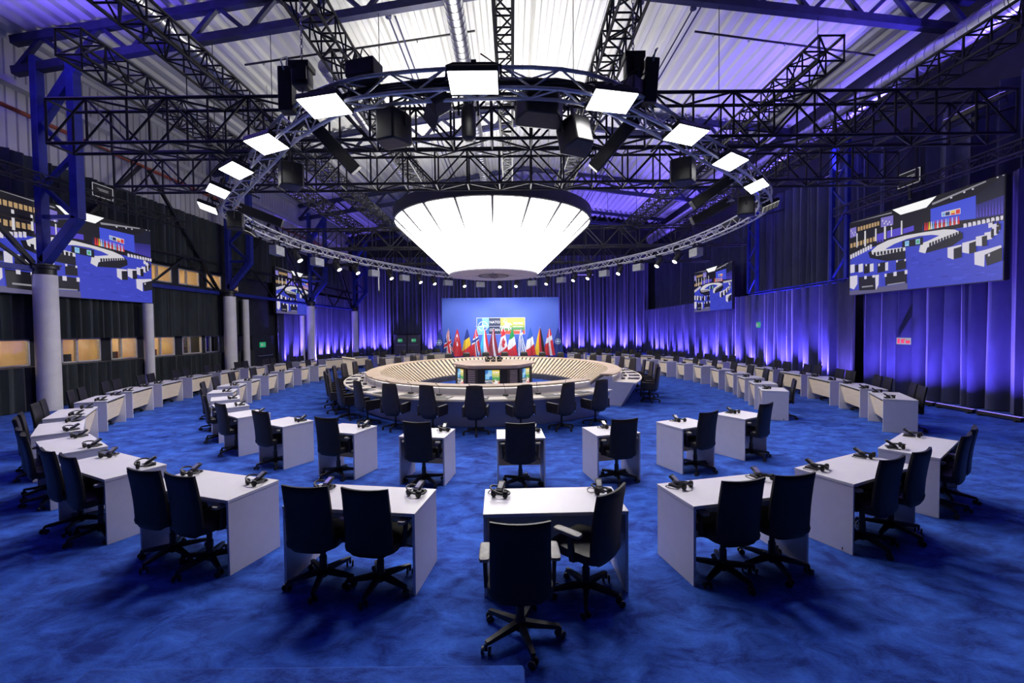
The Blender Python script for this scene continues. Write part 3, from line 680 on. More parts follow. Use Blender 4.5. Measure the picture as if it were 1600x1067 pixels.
# fixtures along the far half of the ring
def ring_fixture(kind):
    if kind == 'box':
        t = thing('power_box', 'x', 'control box', group='grey boxes hanging on the far ring truss')
        m = MB(); m.box((0, 0, 0), (.62, .3, .36)); obj('case', m, mat('grey_case', (.32, .33, .36), .5, noise=((5, 5, 5), (.27, .28, .3), 2, .4, .6)), t, bevel=.02)
        m = MB(); [m.box((d, -.155, .02), (.1, .012, .12)) for d in (-.07, .07)]; obj('socket', m, M_PLAST, t)
        m = MB(); [m.box((d, 0, .26), (.04, .06, .18)) for d in (-.2, .2)]; [m.box((d, 0, .37), (.05, .40, .05)) for d in (-.2, .2)]; obj('clamp', m, M_PLAST, t)
    else:
        t = thing('spotlight', 'x', 'stage light', group='spotlights hanging on the far ring truss')
        M = R3('X', radians(-38))
        m = MB(); m.lathe([(.08, -.25), (.13, -.18), (.14, .1), (.12, .22), (.06, .26)], 16, M=M @ R3('X', pi)); obj('barrel', m, M_PLAST, t)
        m = MB(); m.lathe([(.115, -.262), (.115, -.255)], 16, M=M @ Matrix.Scale(1, 3)); obj('lens', m, emis('spot_lens', (1, .96, .9), 5.), t)
        m = MB(); m.tube([(-.17, 0, 0), (-.17, 0, .25), (.17, 0, .25), (.17, 0, 0)], .02, 6); m.box((0, 0, .36), (.06, .40, .20)); obj('yoke', m, M_PLAST, t)
    return Proto(t)
PB2, PS2 = ring_fixture('box'), ring_fixture('spot'); kb = ks = 0
for i, d in enumerate([84, 92, 100, 109, 117, 124, 131, 138, 145, 152, 159, 166, 173, 181, 188, 195, 202, 209, 216, 223, 230, 238, 246, 254, 262, 270]):
    p, n = ring(radians(d)); rz = atan2(-n.x, n.y) + pi
    if i % 5 in (0, 3):
        PB2.put((p.x, p.y, RZ - HR - .39), rz, 'grey power box under the far ring truss, ' + ORD[kb] + ' counted from the large-screen side'); kb += 1
    else:
        PS2.put((p.x, p.y, RZ - HR - .36), rz + pi, 'black spotlight under the far ring truss, ' + ORD[ks] + ' counted from the large-screen side'); ks += 1
for x, tx in ((-3.6, -4.3), (-.2, -.9), (3.2, 2.5)):
    spot('flag_spot', (x - .6, 30.2, 4.7), (tx, 34.4, 2.2), P_FLAG, 78, (1, .97, .95))
spot('flag_spot', (-.8, 30.4, 4.6), (-.9, 35, 3.2), P_FLAG * 1.5, 145, (.75, .8, 1), blend=1.)
# ring truss suspension stems at the column heads
t = thing('hanging_rod', 'thin pale rod hanging under the far booth-side arc of the ring truss', 'rod', (*(ring(radians(228))[0]), 4.7)); m = MB(); m.cyl((0, 0, 0), (0, 0, 1.35), .03, 8); m.box((0, 0, 1.33), (.44, .44, .05)); obj('tube', m, M_ALU, t)
m = MB(); m.sbox((0, 0, -.06), (.09, .09, .14), .5); obj('tip', m, M_PLAST, t)

# violet wash bars on the long sides throwing colour up at the roof
def wash_bar():
    t = thing('wash_bar', 'x', 'stage light', group='violet wash bars aimed at the roof')
    m = MB(); m.box((0, 0, -.09), (1.5, .2, .14)); obj('housing', m, M_PLAST, t, bevel=.01)
    m = MB(); [m.box((-.6 + .3 * k, 0, -.012), (.26, .15, .012)) for k in range(5)]; obj('lens_row', m, emis('violet_led', (.3, .2, 1.), 3.), t)
    m = MB(); m.tube([(-.78, 0, -.08), (-.78, 0, -.3), (.78, 0, -.3), (.78, 0, -.08)], .02, 6); m.box((0, 0, -.36), (.1, .1, .14)); m.tube([(0, 0, -.36), (0, 1.3, -.36)], .03, 8); obj('yoke', m, M_PLAST, t)
    area('wash_lamp', (0, 0, .0), (0, 0, 1), 300 * P_ROOF, 1.46, .18, VIOLET, t, spread=105)
    return Proto(t)
PWB = wash_bar()
k = 0
for y in (7, 12, 17, 22, 28, 34):
    M = Matrix.Translation((12.95, y, 8.5)) @ Matrix.Rotation(-pi / 2, 4, 'Z') @ Matrix.Rotation(radians(16), 4, 'X')
    PWB.put(None, None, 'violet wash bar high on the large-screen side, ' + ORD[k] + ' from the camera', M=M); k += 1
for k, y in enumerate((5.0, 8.5, 10.4)):
    M = Matrix.Translation((-14.2, y, 8.0)) @ Matrix.Rotation(pi / 2, 4, 'Z') @ Matrix.Rotation(radians(32), 4, 'X')
    PWB.put(None, None, 'violet wash bar high on the column side, ' + ORD[k] + ' from the camera', M=M)
for k, x in enumerate((7,)):
    M = Matrix.Translation((x, 40.1, 7.5)) @ Matrix.Rotation(radians(28), 4, 'X')
    PWB.put(None, None, 'violet wash bar high before the end wall, ' + ORD[k] + ' from the column side', M=M)

def flood(x, y, z, label):  # added fixture, unseen behind the lamp, only to whiten the far roof
    t = thing('roof_fill_light', label, 'stage light', (x, y, z), 0, 'added floods brightening the roof')
    m = MB(); m.box((0, 0, .12), (.5, .34, .16)); m.box((0, 0, .02), (.08, .3, .1)); [m.box((-.2 + .1 * k, 0, .03), (.02, .3, .04)) for k in range(5)]; obj('housing', m, M_PLAST, t, bevel=.01)
    m = MB(); m.box((0, 0, .205), (.46, .30, .012)); obj('lens', m, emis('roof_fill_white', (1, .97, .94), 6.), t)
    m = MB(); m.tube([(-.28, 0, .12), (-.28, 0, -.03), (.28, 0, -.03), (.28, 0, .12)], .018, 6); obj('yoke', m, M_PLAST, t)
    area('roof_fill_lamp', (0, 0, .22), (0, .15, 1), 420, .46, .30, (1, .97, .94), t, spread=150)
flood(-5.2, 22.1, 7.76, 'added white flood brightening the roof on the truss behind the lamp, booth side')
flood(-.6, 22.1, 7.76, 'added white flood brightening the roof on the truss behind the lamp, on its centre')
flood(3.6, 22.1, 7.76, 'added white flood brightening the roof on the truss behind the lamp, large-screen side')

# ------------------------------------------------------------------ round lamp
LC = (-.73, 17.6)
t = thing('round_lamp', 'huge glowing white funnel-shaped lamp hanging over the ring table', 'lamp', (*LC, 0))
zb, zt, rb, rt = 4.67, 6.70, 1.81, 3.94
m = MB(); n = 96
m.grid(lambda u, v: ((rb + (rt - rb) * v) * cos(2 * pi * u), (rb + (rt - rb) * v) * sin(2 * pi * u), zb + (zt - zb) * v), n, 12)
obj('shade', m, emis('lamp_white', (1., .97, .94), CONE_L), t)
m = MB()
for k in range(20):
    a = 2 * pi * (k + .12) / 20
    if k % 1 == 0: m.tube([((rb + (rt - rb) * v + .012) * cos(a), (rb + (rt - rb) * v + .012) * sin(a), zb + (zt - zb) * v) for v in (.5, 1.)], [.010, .055], 6)
obj('seam', m, M_DGREY, t)
m = MB(); m.lathe([(rt + .0, zt - .02), (rt + .05, zt), (rt + .05, zt + .42), (rt, zt + .44), (rt - .08, zt + .44), (rt - .08, zt + .02)], 96); obj('rim_band', m, mat('dark_rim', (.045, .045, .055), .5, noise=((2, 2, 2), (.055, .055, .065), 2, .4, .6)), t, ang=60)
m = MB(); m.lathe([(rb - .02, zb - .04), (rb + .02, zb - .03), (rb + .02, zb + .02), (rb - .02, zb + .03)], 72); dk = obj('bottom_disc', m, mat('disc_grey', (.42, .40, .45), .45, noise=((3, 3, 3), (.46, .44, .49), 2, .4, .6)), t)
def emblem(mb, M, R, th=.0, m0=0, m1=1, ring_=True, kr=.19):
    """compass star: four split points, ring and four radial bars; m0 light, m1 dark half"""
    def q(x, y, z=0.): return M @ Vector((x * R, y * R, z))
    for k in range(4):
        a = k * pi / 2; c, s = cos(a), sin(a)
        tip = (-s * .74, c * .74)
        for sg, mm in ((1, m0), (-1, m1)):
            b = a + pi / 4 * sg; kn = (-sin(b) * kr, cos(b) * kr)
            mb.add([q(0, 0, .002), q(*tip, .002), q(*kn, .002)], [(0, 1, 2) if sg < 0 else (0, 2, 1)], mm)
        mb.add([q(-s * .84 - c * .012, c * .84 - s * .012), q(-s * .84 + c * .012, c * .84 + s * .012), q(-s * 1.0 + c * .02, c * 1.0 + s * .02), q(-s * 1.0 - c * .02, c * 1.0 - s * .02)], [(0, 1, 2, 3)], m0)
        if ring_:
            for j in range(10):
                e0, e1 = a + .16 + (pi / 2 - .32) * j / 10, a + .16 + (pi / 2 - .32) * (j + 1) / 10
                mb.add([q(-sin(e) * r, cos(e) * r) for e, r in ((e0, .58), (e1, .58), (e1, .66), (e0, .66))], [(0, 1, 2, 3)], m0)
m = MB(); emblem(m, Matrix.Translation((0, 0, zb - .045)) @ Matrix.Rotation(pi, 4, 'Y') @ Matrix.Rotation(.0, 4, 'Z'), 1.2, 0, 0, 1, False, kr=.27)
m.tube([(.62 * cos(a), .62 * sin(a), zb - .045) for a in [2 * pi * j / 48 for j in range(48)]], .02, 6, 1, closed=True)
obj('compass_emblem', m, [mat('star_pale', (.07, .07, .085), .5, noise=((4, 4, 4), (.09, .09, .1), 1, .4, .6)), mat('star_dark', (.03, .03, .04), .5, noise=((4, 4, 4), (.04, .04, .05), 1, .4, .6))], dk, smooth=False)
area('lamp_uplight', (0, 0, zt + .2), (0, 0, 1), CONE_UP, 5.4, 5.4, (1, .97, .93), t)
m = MB()
for k in range(6):
    a = pi / 6 + 2 * pi * k / 6; m.cyl((rt * cos(a), rt * sin(a), zt + .42), (.63, 0, 8.37), .012, 5)
for a in (0, pi / 3, 2 * pi / 3): m.beam((rt * cos(a), rt * sin(a), zt + .42), (-rt * cos(a), -rt * sin(a), zt + .42), .1, .08)
obj('hanging_frame', m, M_TRUSS, t)
